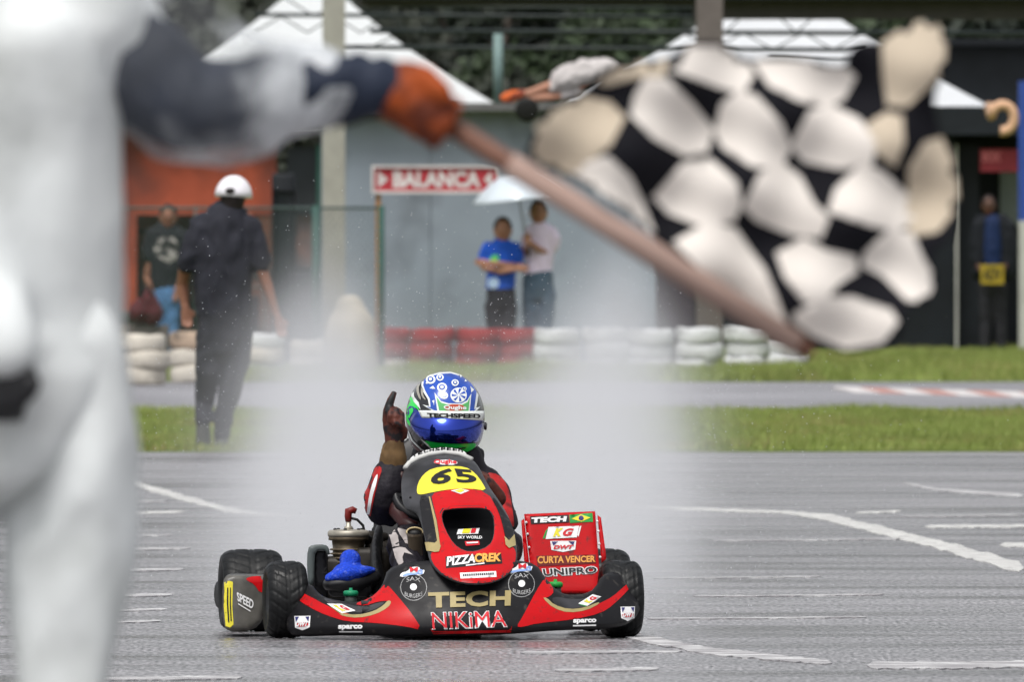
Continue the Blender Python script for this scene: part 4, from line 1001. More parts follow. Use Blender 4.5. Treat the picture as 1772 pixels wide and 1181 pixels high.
# ---- right hand box with sponsor boards
def Vpod(px, py): return .34 - (1020 - py) / 530 * -.22
def Ypod(px, py): return YV(px, .22 + (1025 - py) / 530 * .35)
pod_out = [(907, 891), (1030, 886), (1033, 930), (1037, 985), (1036, 1028), (958, 1028), (940, 1014), (918, 985), (912, 935)]
pod = relief('sponsor_board', pod_out, Ypod, .10, M_RED, kart, 8, (), 2, .004)
DP = lambda nm, poly, m, step=6, off=.0015: decal(nm, poly, [pod], m, pod, step, off)
for pl in ([(902, 903), (907, 899), (917, 985), (913, 1003), (908, 985)], [(1034, 893), (1040, 897), (1048, 955), (1049, 968), (1041, 976), (1038, 940)]):
    relief('side_plate', pl, lambda x, y: Ypod(x, y) + .012, .14, M_RED, kart, 8, (), 1, .0)
for x, y in ((1033.5, 903), (1035.5, 920), (1037, 942), (1038.5, 965), (910.5, 905), (913, 925), (915.5, 948)): G().ball(P(x, y, Ypod(x, y) - .002), .0045, 8).mk('rivet', M_WH, pod)
DP('sticker', [(917, 895), (984, 892), (985, 905), (919, 908)], M_BK, 6, .002)
lettering('TECH', [(919, 897), (981, 895), (981, 904), (920, 906.5)], [pod], M_WH, pod, .07, .1, .004, spacing=1.05)
DP('country_flag', [(985, 892), (1025, 889), (1026, 904), (986, 906)], M_GN, 6, .002); DP('country_flag_print', [(989, 899), (1005, 892), (1022, 897), (1006, 904)], M_FY, 6, .0032); DP('country_flag_print', circ(1005.5, 898, 4.4, 14, .9), M_NVY, 5, .0045)
kg([(949, 913), (1002, 911), (998, 931), (944, 934)], [pod], pod)
DP('sticker_print', [(1003, 912), (1006, 911), (1001, 930), (999, 927)], M_WH, 6, .002)
dwt(952, 937, 997, 956, [pod], pod)
DP('sticker', [(928, 963), (1031, 961), (1031, 976), (930, 981)], mat('dark_red_band', (.16, .008, .01), .4), 6, .002)
lettering('CURTA VENCER', [(930, 964), (1030, 963), (1030, 974), (930, 977)], [pod], M_ORG, pod, .035, 0, .004)
lettering('UNIPRO', [(937, 985), (1034, 980), (1034, 994), (940, 1000)], [pod], M_WH, pod, .085, 0, .002)
lettering('UNIPRO', [(939, 986), (1032, 982), (1032, 993), (941, 998)], [pod], M_BK, pod, .02, 0, .0045)
# green brake fluid cup and foot rests just behind the right wing
for x, y, m in ((961, 1017, M_GN), (607, 1032, mat('cap_green', (.01, .22, .10), .4))):
    b = W(x, y, -.18); g = G(); g.lathe([(.018, -.045), (.020, -.02), (.019, .004)], b, n=18); bt = g.mk('brake_reservoir', mat('dirty_plastic', (.05, .06, .055), .3), kart)
    g = G(); g.lathe([(.024, 0), (.025, .012), (.020, .017), (.006, .018), (.005, .026)], b, n=20); g.mk('cap', m, bt)

# ---- left side pod seen between the wheels
def Ylp(px, py): return YV(px, .20 + 2.2 * ((px - 405) / 530) ** 2 + (py - 1040) / 530 * -.12)
lp_out = [(388, 1000), (398, 996), (430, 997), (462, 998), (466, 1020), (462, 1050), (452, 1078), (440, 1090), (415, 1095), (395, 1093), (387, 1085), (385, 1050), (385, 1015)]
lpod = relief('side_pod', smooth_poly(lp_out, 1), Ylp, .35, mat('dirty_pod', (.10, .095, .085), .45, var=.3, vscale=20, coat=.2), kart, 6, (), 5, .012)
DL = lambda nm, poly, m, step=5, off=.0015: decal(nm, poly, [lpod], m, lpod, step, off)
DL('red_stripe', smooth_poly([(425, 1002), (440, 998), (462, 999), (463, 1022), (450, 1028), (440, 1012), (428, 1006)], 1), M_RED)
DL('number_plate', smooth_poly([(389, 1009), (396, 1006), (403, 1008), (402, 1050), (404, 1082), (398, 1087), (391, 1084), (388, 1050)], 0), M_YEL, 4, .002)
DL('number_print', [(393, 1018), (395, 1018), (395, 1046), (397, 1078), (394.5, 1078), (392.5, 1046)], M_BK, 4, .0035); DL('number_print', [(398, 1018), (399.5, 1018), (399.5, 1046), (401, 1076), (399, 1076), (397.5, 1046)], M_BK, 4, .0035)
lettering('SPEED', [(409, 1025), (439, 1040), (437, 1056), (411, 1041)], [lpod], M_WH, lpod, .03, 0, .003)
DL('small_print', [(412, 1045), (433, 1058), (433, 1060), (412, 1047)], M_WH, 4, .003)
rpod = relief('side_pod', smooth_poly([(1040, 1000), (1075, 998), (1102, 1002), (1104, 1060), (1098, 1086), (1050, 1088), (1040, 1050)], 1), lambda x, y: YV(x, .32), .35, M_BODY, kart, 8, (), 5, .01)

# ---- engine on the left: radiator, cylinder, plug, filter box
g = G(); g.box(W(553, 1000, .72), (.055, .03, .19), b=.008); g.mk('radiator', M_BPL, kart)
def rtop(px, py): return YV(px, .60)
relief('radiator_frame', smooth_poly([(532, 950), (540, 944), (562, 943), (569, 949), (571, 962), (566, 960), (563, 953), (546, 954), (544, 975), (543, 1012), (534, 1014), (531, 985)], 1), rtop, .05, mat('frame_grey', (.11, .13, .13), .45), kart, 5, (), 2, .003)
relief('radiator_core', [(544, 955), (563, 954), (568, 1012), (545, 1016)], lambda x, y: YV(x, .625), .03, M_BPL, kart, 8, (), 1, 0)
cyl = W(603, 960, .75); g = G(); s_ = 30.75 / F
prof = [(.052, -.13)]
for i in range(9): h = -.10 + i * .014; prof += [(.052, h), (.062, h + .002), (.062, h + .006), (.052, h + .008)]
prof += [(.055, .045), (.066, .047), (.066, .056), (.061, .060), (.066, .064), (.066, .071), (.060, .076), (.02, .080), (.012, .081)]
g.lathe(prof, cyl, n=32); eng = g.mk('engine_cylinder', M_ENG, kart)
g = G(); g.lathe([(.067, .057), (.069, .063), (.069, .073), (.062, .079), (.03, .0815)], cyl + Vector((0, 0, .001)), n=32); g.mk('cylinder_head', M_ALU, eng)
for k in range(6):
    q = k * math.pi / 3 + .3; G().lathe([(.006, 0), (.006, .007), (.003, .009)], cyl + Vector((.046 * math.cos(q), .046 * math.sin(q), .0775)), n=8).mk('bolt', M_BK, eng)
g = G(); g.lathe([(.013, .078), (.015, .09), (.009, .094), (.008, .118)], cyl, n=12); g.mk('spark_plug', M_ALU, eng)
g = G(); g.tube([cyl + Vector(q) for q in ((0, 0, .108), (-.001, 0, .125), (0, 0, .142), (.014, 0, .147), (.026, 0, .142))], [.010, .012, .014, .012, .009], 12); g.mk('plug_cap', mat('plug_red', (.16, .012, .01), .4), eng)
g = G(); g.tube([W(x, y, .75) for x, y in ((605, 897), (618, 900), (628, 910), (631, 922), (640, 930), (655, 935))], .0045, 8); g.mk('ignition_lead', M_BK, eng)
g = G(); g.tube([W(622, 934, .78), W(640, 930, .8), W(668, 932, .82)], [.02, .022, .018], 12); g.tube([W(630, 950, .8), W(650, 955, .8), W(675, 950, .8)], .028, 12); g.box(W(645, 985, .75), (.12, .16, .14), b=.02); g.box(W(600, 1000, .8), (.16, .2, .14), b=.02)
g.mk('crankcase', mat('dark_engine', (.03, .026, .022), .5, metal=.3, var=.4, vscale=30), eng)  # crankcase metal darker than the cylinder
g = G(); g.ball(W(606, 970, .38), (.036, .04, .036)); g.tube([W(606, 975, .38), W(606, 992, .36)], .03, 14); loft(g, [(W(572, 1001, .36), .018, .04), (W(600, 994, .34), .034, .05), (W(625, 990, .36), .022, .045), (W(641, 988, .38), .012, .03)]); loft(g, [(W(606, 988, .37), .040, .042), (W(604, 994, .36), .055, .05)])
blend('air_filter', g, M_BLUEF, kart, .006, 3)
g = G(); loft(g, [(W(570, 1012, .37), .022, .06), (W(604, 1012, .37), .045, .07), (W(640, 1002, .4), .03, .06)]); g.box(W(606, 1018, .40), (.145, .12, .06), b=.02)
g.mk('airbox', M_BPL, kart)
g = G(); g.tube([W(722, 985, .02), W(720, 955, -.01), W(718, 925, -.03)], [.022, .023, .027], 20, cap=False); g.tube([W(718, 925.5, -.03), W(718, 921, -.033)], [.0285, .0275], 20, cap=False)
hs_ = g.mk('hose', mat('clear_brown_hose', (.11, .085, .06), .3, coat=.5), kart)
pts = [W(718, 922, -.03) + Vector((.027 * math.cos(R(a)), .012 * math.sin(R(a)) - .0, .015 * math.sin(R(a)))) for a in range(0, 361, 15)]
G().tube(pts, .0035, 8, cap=False).mk('hose_clamp', mat('brassy_ring', (.45, .36, .2), .4, metal=.4), hs_)
G().ball(W(718, 925, -.02), (.023, .012, .014)).mk('hose_bore', M_BK, hs_)

# ================================================================== THE DRIVER
drv = root('person', K3(0, .6, .06), 'kart driver in blue and green helmet raising one gloved finger', 'person'); drv.rotation_euler = (0, 0, YAW)
M_SUIT = mat('black_suit', (.008, .006, .011), .65, var=.3, vscale=20, bump=.3, bscale=40); M_SRED2 = mat('suit_red', (.40, .012, .012), .4, var=.25, vscale=15, col2=(.10, .008, .008), c2scale=14, c2lo=.5, c2hi=.65)
g = G()
loft(g, [(W(770, 930, .62), .15, .10), (W(770, 880, .62), .165, .11), (W(772, 840, .60), .17, .11), (W(774, 818, .60), .14, .09)])
loft(g, [(W(774, 822, .58), .065, .065), (W(774, 800, .56), .06, .06)])
loft(g, [(W(712, 838, .60), .065), (W(690, 874, .50), .066), (W(667, 880, .40), .068), (W(665, 866, .38), .068), (W(669, 845, .37), .065), (W(677, 820, .37), .055)])
loft(g, [(W(832, 836, .60), .062), (W(858, 862, .55), .060), (W(868, 905, .48), .054), (W(850, 940, .34), .045), (W(812, 905, .30), .04)])
for x0, x1, x2 in ((735, 706, 716), (822, 868, 862)): loft(g, [(W(x0 + 10, 960, .62), .085), (W((x0 + x1) / 2, 950, .35), .080), (W(x1, 946, .12), .070), (W(x1, 962, .05), .062), (W(x2, 1010, -.12), .045)])
suit = blend('suit', g, M_SUIT, drv, .009, 4, .006, 16.)
DS = lambda nm, poly, m, step=5, off=.002: decal(nm, poly, [suit], m, suit, step, off)
DS('red_panel', smooth_poly([(628, 905), (626, 860), (640, 820), (655, 806), (662, 812), (656, 830), (648, 860), (640, 905)], 1), M_SRED2)
DS('white_stripe', smooth_poly([(650, 826), (655, 820), (653, 835), (645, 862), (639, 900), (635, 902), (638, 870), (643, 845)], 1), M_WH, 4, .0035)
DS('red_panel', smooth_poly([(842, 818), (862, 822), (878, 840), (886, 880), (890, 915), (880, 925), (872, 915), (866, 890), (850, 855), (838, 835)], 1), M_SRED2)
M_STR = mat('silver_band', (.42, .38, .37), .55, var=.1)
for pl in ([(672, 918), (682, 914), (689, 928), (692, 946), (680, 948)], [(686, 914), (702, 918), (709, 944), (702, 942), (694, 930)], [(681, 951), (692, 948), (702, 950), (715, 962), (700, 958), (697, 966), (699, 975), (692, 981), (685, 966)]): DS('silver_band', pl, M_STR, 4, .003)
# glove: palm, raised forefinger, three curled fingers, thumb; and a tan cuff
def WV(x, y, v): return W(x, y, v)
g = G(); v0 = .355
loft(g, [(WV(682, 775, v0), .030, .024), (WV(683, 755, v0), .034, .026), (WV(682, 738, v0), .038, .024), (WV(681, 722, v0), .036, .020)])
g.tube([WV(669, 730, v0), WV(670, 712, v0 - .005), WV(676, 694, v0 - .004), WV(683, 678, v0)], [.0155, .0148, .0135, .009], 12)
for i, (x, top, r_) in enumerate(((676, 707, .0125), (686, 708, .0125), (695, 714, .0115))):
    g.tube([WV(x, 728, v0 + .004), WV(x, top + 4, v0 - .006), WV(x - .5, top + 3, v0 - .024), WV(x - 1, top + 14, v0 - .040), WV(x - 1, top + 26, v0 - .034)], [r_, r_, r_, r_ * .95, r_ * .85], 10)
g.tube([WV(697, 758, v0 - .006), WV(699, 745, v0 - .024), WV(692, 735, v0 - .046), WV(680, 732, v0 - .052)], [.015, .014, .0125, .010], 10)
glove = blend('glove', g, mat('brown_glove', (.085, .022, .014), .6, var=.3, vscale=30, col2=(.012, .008, .010), c2scale=26, c2lo=.5, c2hi=.6), drv, .0045, 2)
decal('finger_tip', smooth_poly([(663, 714), (664, 690), (674, 676), (682, 674), (682, 690), (676, 710)], 1), [glove], M_BK, glove, 3, .0015)
g = G(); loft(g, [(WV(679, 806, .368), .046, .040), (WV(680, 790, .362), .044, .038), (WV(682, 772, .356), .035, .029)]); blend('glove_cuff', g, mat('tan_cuff', (.13, .075, .03), .7, var=.3, vscale=25), drv, .006, 3, .003, 30)
# the other hand at the wheel
g = G(); c = K3(.12, .30, .50); loft(g, [(c + Vector((.06, .03, -.05)), .03, .024), (c + Vector((.02, 0, -.01)), .036, .026)])
for i in range(4): g.tube([c + Vector((.015, -.01, .022 - i * .018)), c + Vector((-.012, -.032, .024 - i * .018)), c + Vector((-.035, -.02, .022 - i * .018)), c + Vector((-.03, .004, .02 - i * .018))], .0105, 8)
g.tube([c + Vector((.03, .01, .02)), c + Vector((0, .02, .035)), c + Vector((-.028, .012, .038))], .011, 8); blend('glove', g, MATS['brown_glove'], drv, .005, 2)

# ---- helmet
HCX, HCY, HA, HH, HV, HB = 770.5, 724, 68.5, 81, .60, .155
YH = YV(HCX, HV); sH = F / YH; hc = P(HCX, HCY, YH)
V = []; Fc = []; nu, nv_ = 72, 48
for i in range(nv_ + 1):
    th = math.pi * i / nv_
    for k in range(nu):
        ph = 2 * math.pi * k / nu; z = math.cos(th); r_ = math.sin(th)
        e = 1.12 if z < 0 else 1.0
        rx = (max(0, 1 - abs(z) ** 2.25)) ** (1 / 2.25) if z < 0 else r_
        x = rx * math.cos(ph) * HA / sH; y = rx * math.sin(ph) * HB; zz = z * HH / sH
        if z < 0 and math.sin(ph) < 0: y -= .022 * math.sin(min(1, -z * 1.5) * math.pi) * (-math.sin(ph)) ** 2
        V.append(hc + Vector((x, y, zz)))
for i in range(nv_):
    for k in range(nu): Fc.append((i * nu + k, i * nu + (k + 1) % nu, (i + 1) * nu + (k + 1) % nu, (i + 1) * nu + k))
Fc = [f[::-1] for f in Fc]
M_HBLK = mat('helmet_black', (.012, .012, .014), .15, coat=.8, var=.05); M_HBLUE = mat('helmet_blue', (.006, .065, .42), .2, coat=.8, var=.25, vscale=25)
M_HGRN = mat('helmet_green', (.015, .75, .09), .3, coat=.5, var=.1); M_HWH = mat('helmet_white', (.78, .82, .80), .25, coat=.6, var=.03); M_HDB = mat('helmet_deep_blue', (.008, .03, .25), .2, coat=.7)
hel = mk('helmet', V, Fc, M_HBLK, drv)
HO = [hel]; hz = lambda pts: mini(600, 630, 5.907, pts)
DH = lambda nm, poly, m, step=4, off=.0012: decal(nm, hz(poly), HO, m, hel, step, off)
DH('white_outline', [(775, 150), (850, 118), (950, 92), (1060, 86), (1190, 122), (1290, 195), (1345, 290), (1330, 400), (1320, 450), (1362, 440), (1300, 505), (930, 500), (890, 490), (775, 418), (845, 435), (830, 360), (785, 290), (765, 220)], M_HWH)
DH('blue_crown', [(795, 165), (850, 135), (950, 108), (1060, 102), (1180, 135), (1270, 205), (1322, 290), (1308, 400), (1298, 465), (1320, 462), (1285, 492), (945, 488), (900, 478), (820, 440), (860, 445), (852, 360), (806, 280), (785, 220)], M_HBLUE, 4, .0022)
DH('green_band', smooth_poly([(745, 120), (695, 168), (650, 250), (615, 345), (603, 460), (612, 590), (650, 640), (690, 650), (650, 560), (655, 480), (700, 440), (750, 490), (722, 420), (672, 350), (668, 270), (705, 190), (760, 145)], 1), M_HGRN)
DH('white_outline', [(780, 108), (735, 130), (700, 180), (672, 250), (665, 330), (690, 390), (760, 470), (742, 400), (695, 340), (690, 260), (715, 195), (760, 150), (830, 118)], M_HWH, 4, .0022)
DH('side_patch', smooth_poly([(640, 430), (690, 440), (750, 500), (790, 560), (700, 640), (640, 590), (625, 500)], 1), M_HDB, 4, .0020)
DH('squiggle', smooth_poly([(640, 470), (680, 445), (692, 480), (665, 520), (650, 560), (630, 540), (655, 505)], 1), M_HGRN, 4, .0032)
for q in ([(735, 190), (760, 200), (735, 260), (770, 380), (740, 350), (712, 270)], [(770, 240), (790, 260), (782, 320), (820, 380), (780, 350), (760, 300)]): DH('grey_swoosh', smooth_poly(q, 1), mat('swoosh_grey', (.35, .33, .28), .3, coat=.5), 3, .0024)
DH('white_outline', [(900, 300), (965, 385), (1040, 408), (1170, 408), (1225, 378), (1268, 308), (1250, 498), (930, 498)], M_HWH, 4, .0030)
DH('green_plate', [(918, 340), (965, 400), (1040, 424), (1170, 424), (1228, 395), (1252, 345), (1236, 494), (950, 494)], mat('plate_green', (.10, .45, .13), .3, coat=.5), 4, .0038)
DH('red_patch', smooth_poly([(990, 445), (1050, 418), (1150, 418), (1205, 440), (1200, 480), (1020, 486)], 1), mat('patch_red', (.50, .08, .04), .4), 4, .0046)
lettering('Qughe', hz([(990, 430), (1215, 432), (1212, 482), (995, 478)]), HO, M_HWH, hel, .03, 0, .006)
for x, y, r_ in ((975, 247, 50), (998, 330, 37), (1140, 325, 82), (955, 147, 36), (862, 168, 48), (1195, 262, 24), (1105, 200, 36)):
    DH('gear_print', circ(x, y, r_, 22, .92), M_HWH, 4, .0032)
    if r_ < 60:
        DH('gear_centre', circ(x, y, r_ * .62, 16, .92), M_HBLUE, 4, .0042); DH('gear_centre', circ(x, y, r_ * .34, 10, .92), M_HWH, 4, .0052)
    else:
        for k in range(7):
            q = 2 * math.pi * k / 7; f = lambda rr, a: (x + rr * r_ * math.cos(a), y + rr * r_ * math.sin(a) * .92)
            DH('gear_blade', [f(.1, q), f(.45, q + .15), f(.85, q + .25), f(.88, q + .62), f(.5, q + .55)], M_HBLUE, 4, .0042)
for q in ([(850, 255), (885, 232), (908, 262), (880, 262)], [(1255, 235), (1295, 270), (1265, 300), (1262, 262)], [(812, 205), (835, 178), (828, 215)], [(875, 385), (900, 372), (895, 430), (888, 400)], [(1150, 120), (1175, 128), (1160, 150)], [(1205, 165), (1225, 185), (1200, 190)]): DH('small_print', q, M_HWH, 4, .0034)
# visor: its own curved shield, proud of the shell
def shield(nm, poly, m, off, step=4, par=None):
    pts, tri = fill(poly, step); A = [cast(p[0], p[1], HO, off) for p in pts]; B = [cast(p[0], p[1], HO, off - .004) for p in pts]
    tri = [t for t in tri if all(A[i] is not None and B[i] is not None for i in t)]; n = len(A); z0 = Vector((0, 60, 0))
    A = [a if a is not None else z0 for a in A]; B = [a if a is not None else z0 for a in B]
    tri = [t if (pts[t[1]][0] - pts[t[0]][0]) * (pts[t[2]][1] - pts[t[0]][1]) - (pts[t[1]][1] - pts[t[0]][1]) * (pts[t[2]][0] - pts[t[0]][0]) < 0 else t[::-1] for t in tri]
    Fc = list(tri) + [tuple(n + i for i in t[::-1]) for t in tri]; E = {}
    for t in tri:
        for e in ((t[0], t[1]), (t[1], t[2]), (t[2], t[0])): E[e] = 1
    Fc += [(b, a, n + a, n + b) for a, b in E if (b, a) not in E]
    used = sorted({i for f in Fc for i in f}); ix = {x: y for y, x in enumerate(used)}; AB = A + B
    return mk(nm, [AB[i] for i in used], [tuple(ix[i] for i in f) for f in Fc], m, par or drv)
M_VIS = mat('mirror_visor', (.004, .035, .42), .08, metal=.9, coat=1., var=.04)
vis = shield('visor', hz(smooth_poly([(745, 480), (790, 540), (1370, 566), (1392, 600), (1372, 700), (1345, 775), (1300, 803), (1100, 808), (900, 793), (790, 768), (700, 690), (655, 610), (680, 530)], 1)), M_VIS, .0065)
strip = shield('visor_strip', hz([(748, 480), (1100, 488), (1387, 486), (1383, 540), (1368, 583), (1080, 572), (780, 553)]), M_HWH, .0085)
lettering('TECHSPEED', hz([(835, 504), (1342, 514), (1340, 562), (840, 548)]), HO, M_BK, hel, .05, 0, .0102)
DH('green_chin', smooth_poly([(790, 775), (900, 800), (1100, 812), (1325, 805), (1300, 860), (1210, 905), (1000, 905), (900, 885), (840, 840)], 1), M_HGRN, 4, .0025)
for q in ([(945, 838), (1060, 852), (1060, 866), (985, 862)], [(1100, 854), (1220, 846), (1200, 862), (1110, 868)]): DH('vent', q, M_HBLK, 3, .0040)
DH('white_outline', [(760, 765), (815, 800), (870, 860), (860, 862), (800, 810)], M_HWH, 3, .0028)
DH('white_outline', [(630, 690), (640, 690), (680, 780), (770, 870), (860, 905), (850, 910), (760, 880), (665, 790)], M_HWH, 3, .0020)
DH('red_trim', smooth_poly([(640, 760), (700, 840), (800, 905), (830, 935), (760, 915), (690, 860)], 1), mat('trim_maroon', (.09, .012, .012), .3), 3, .0018)
G().lathe([(.012, 0), (.014, .006), (.009, .009)], P(838, 738, YH - .02), (1, -.1, 0), 16).mk('visor_pivot', M_HBLK, hel)
# lettering that runs along the lip
rb = relief('white_band', smooth_poly([(706, 801), (712, 791), (724, 784), (742, 778), (768, 774), (792, 777), (808, 784), (806, 793), (790, 788), (768, 785), (744, 788), (726, 795)], 1), lambda x, y: YV(x, Vnas(768, 786) + .012), .004, M_WH, kart, 5, (), 1, 0)
for i, ch in enumerate('TECHSPEED'):
    t = i / 8; x0 = 716 + t * 80; q = .10 + t * .60; y0 = 792.5 - 14.5 * math.sin(math.pi * q); sl = -14.5 * math.pi * math.cos(math.pi * q) * .6 / 80
    Tt, Fq = text2d(ch, .05); w2 = 8.2; yv = Vnas(x0, 790) + .0
    Vt = [W(x0 + u * w2 - 3, y0 + sl * u * w2 * .9 - v * 6.5 + 3, Vnas(768, 786) + .009) for u, v in Tt]
    mk('lettering', Vt, Fq, M_BK, rb, smooth=False)
band = [W(x, y, Vnas(770, 786) + .0) for x, y in ((706, 796), (722, 786), (742, 779), (768, 776), (792, 779), (806, 784))]


# ================================================================== THE FLAG MAN, close to the camera
YM_ = F / 1300
M_COAT = mat('rain_coat', (.82, .85, .85), .38, var=.10, vscale=3, bump=.3, bscale=9, transl=.15, col2=(.46, .48, .46), c2scale=3.4, c2lo=.5, c2hi=.75)
M_SLV = mat('clear_rain_sleeve', (.72, .75, .78), .25, var=.1, vscale=5, alpha=.2, bump=.4, bscale=14)
M_NAV = mat('navy_jacket', (.012, .018, .035), .7, var=.3, vscale=8)
M_OGL = mat('rust_orange_glove', (.30, .055, .008), .75, var=.3, vscale=14, col2=(.10, .02, .008), c2scale=16, c2lo=.5, c2hi=.65)
fm = root('person', P(-55, HY + CZ * 1300, YM_), 'blurred flag man close by in pale grey rain suit with rust orange glove', 'person')
q = lambda x, y, d=0: P(x, y, YM_ + d)
g = G()
loft(g, [(q(-55, 650), .20, .135), (q(-55, 560), .20, .135), (q(-55, 460), .205, .135), (q(-55, 330), .215, .14), (q(-50, 180), .22, .14), (q(-50, 50), .22, .13), (q(-50, -20), .17, .10)], 24)
loft(g, [(q(110, -5), .10, .09), (q(160, 30), .095, .09), (q(190, 60), .09, .09)], 16)
loft(g, [(q(-180, 0), .10), (q(-215, 150), .085), (q(-190, 330), .08), (q(-110, 430, -.10), .075), (q(-10, 560, -.16), .062), (q(5, 600, -.17), .055)], 16)
blend('coat', g, M_COAT, fm, .014, 4, .024, 5., 3.)
g = G()
loft(g, [(q(95, 600), .105, .11), (q(118, 720), .084, .10), (q(128, 860), .080, .095), (q(122, 1000), .078, .09), (q(112, 1160), .066, .085), (q(106, 1500), .07, .09), (q(104, 1850), .07, .085)], 20)
loft(g, [(q(-140, 600), .105, .11), (q(-100, 720), .082, .10), (q(-120, 860), .080, .095), (q(-150, 1500), .07, .09), (q(-155, 1850), .07, .085)], 20)
loft(g, [(q(-60, 520), .19, .12), (q(-50, 590), .185, .12)], 20)
blend('trousers', g, M_COAT, fm, .014, 4, .018, 5.5, 9.)
g = G()
for x in (104, -155): loft(g, [(q(x, 1840), .06, .065), (q(x, 2000), .055, .065), (q(x, 2020), .055, .08), (q(x, 2035, -.10), .045, .05)], 14)
blend('boot', g, M_RUB, fm, .015, 2)
g = G(); loft(g, [(q(-50, -60), .065), (q(-50, -150), .065)]); c = q(-50, -250); g.ball(c, (.082, .10, .12)); g.ball(c + Vector((0, -.02, -.07)), (.06, .07, .06)); g.ball(c + Vector((.02, -.105, -.01)), (.013, .02, .026))
for s_ in (-1, 1): g.ball(c + Vector((s_ * .085, 0, -.01)), (.01, .02, .03))
blend('body', g, SK1, fm, .012, 2)
for s_ in (-1, 1): G().ball(c + Vector((s_ * .032, -.092, .01)), .011, 8).mk('eye', M_EYE, fm)
G().ball(c + Vector((0, -.09, -.06)), (.03, .008, .008), 8).mk('mouth', M_LIP, fm)
g = G(); g.ball(c + Vector((0, .02, .015)), (.10, .115, .128)); g.ball(c + Vector((0, .03, -.09)), (.085, .09, .08)); blend('hood', g, M_COAT, fm, .014, 2, .004)
g = G(); loft(g, [(q(170, 40), .06), (q(245, 120), .072), (q(325, 185), .060), (q(400, 180), .052), (q(500, 158), .052), (q(600, 150), .047), (q(660, 152), .040)], 18)
blend('jacket_sleeve', g, M_NAV, fm, .010, 3, .009, 14.)
g = G(); loft(g, [(q(170, -15), .09), (q(240, 70), .098), (q(300, 125), .108), (q(350, 152), .106), (q(410, 172), .090), (q(480, 158), .070), (q(540, 150), .056), (q(575, 150), .050)], 22)
t_ = M_SLV.node_tree; mxs = [n for n in t_.nodes if n.type == 'MIX_SHADER'][-1]
nn = t_.nodes.new('ShaderNodeTexNoise'); nn.inputs['Scale'].default_value = 6; nn.inputs['Detail'].default_value = 3; tcn = t_.nodes.new('ShaderNodeTexCoord'); t_.links.new(tcn.outputs['Object'], nn.inputs['Vector'])
rr_ = t_.nodes.new('ShaderNodeMapRange'); rr_.inputs[1].default_value = .42; rr_.inputs[2].default_value = .62; rr_.inputs[3].default_value = .06; rr_.inputs[4].default_value = .8
t_.links.new(nn.outputs[0], rr_.inputs[0]); t_.links.new(rr_.outputs[0], mxs.inputs[0])
blend('rain_sleeve', g, M_SLV, fm, .012, 3, .010, 10., 5.)
# gloved hand closed round the stick
A0, A1 = q(655, 140), q(1405, 612); ax = (A1 - A0).normalized(); n1 = Vector((0, -1, 0)); n2 = ax.cross(n1)
H = A0 + ax * .075
g = G(); loft(g, [(q(655, 153), .036, .036), (q(690, 158, .01), .044, .034), (q(725, 176, .015), .044, .03)], 16)
for i in range(4):
    c = A0 + ax * (.035 + .023 * i); rr = .028; pts = []
    for k in range(8):
        a_ = R(150 - k * 38); pts.append(c + (n1 * math.cos(a_) + n2 * math.sin(a_)) * rr)
    g.tube(pts, [.0135, .014, .014, .0135, .013, .0125, .012, .010], 10)
g.tube([q(700, 125), q(735, 132, -.02), q(765, 160, -.035), q(775, 180, -.03)], [.018, .0165, .015, .012], 12)
blend('glove', g, M_OGL, fm, .006, 3)
g = G(); loft(g, [(q(2, 600, -.17), .035), (q(8, 640, -.175), .042, .026), (q(12, 665, -.18), .040, .024)], 14)
for i in range(4): x = -12 + i * 14; g.tube([q(x, 665, -.18), q(x + 3, 700, -.195), q(x + 2, 722, -.175), q(x, 712, -.155)], [.0115, .011, .010, .009], 8)
g.tube([q(40, 640, -.18), q(58, 665, -.20), q(52, 690, -.20)], [.014, .013, .010], 8); blend('glove', g, M_BPL, fm, .007, 2)

fl = root('chequered_flag', A0, 'blurred black and white chequered flag waved on a brown wooden stick', 'flag')
G().tube([A0, (A0 + A1) / 2, A1], [.0145, .013, .012], 14).mk('stick', mat('stick_brown', (.16, .075, .05), .6, var=.2), fl)
hs0 = A0.lerp(A1, .30); G().tube([hs0, A0.lerp(A1, .6), A0.lerp(A1, .97)], [.016, .0175, .016], 14).mk('hem_sleeve', mat('hem_rose', (.36, .25, .21), .8, var=.1), fl)
fz = lambda pts: mini(866, 0, 1.7064, pts)
def Yfl(x, y): return YM_ + .011 * math.sin((x * .9 + y * .5) / 31) + .007 * math.sin((y - x * .3) / 24 + 1) + .02 * math.sin(x / 90)
M_FW = mat('flag_white', (.74, .69, .64), .8, var=.06, vscale=9); M_FB = mat('flag_black', (.006, .006, .009), .8, var=.2, spec=.15); M_FWB = mat('flag_white_backlit', (.52, .44, .34), .8, var=.06, vscale=9)  # cream tone: white cloth seen from its back, light passing through put into colour
cloth = relief('cloth', smooth_poly(fz([(75, 470), (85, 430), (120, 330), (200, 300), (270, 250), (310, 200), (400, 178), (490, 175), (545, 135), (600, 118), (660, 130), (730, 180), (800, 160), (900, 170), (1015, 200), (1030, 150), (1060, 125), (1130, 120), (1200, 75), (1275, 50), (1318, 105), (1312, 210), (1275, 290), (1300, 400), (1348, 500), (1355, 610), (1335, 700), (1265, 750), (1290, 830), (1262, 895), (1200, 905), (1195, 965), (1140, 1025), (1020, 1045), (930, 1015), (880, 1030), (830, 1000), (700, 890), (560, 790), (400, 650), (240, 540)]), 1), Yfl, .0015, M_FB, fl, 13, (), 1, 0)
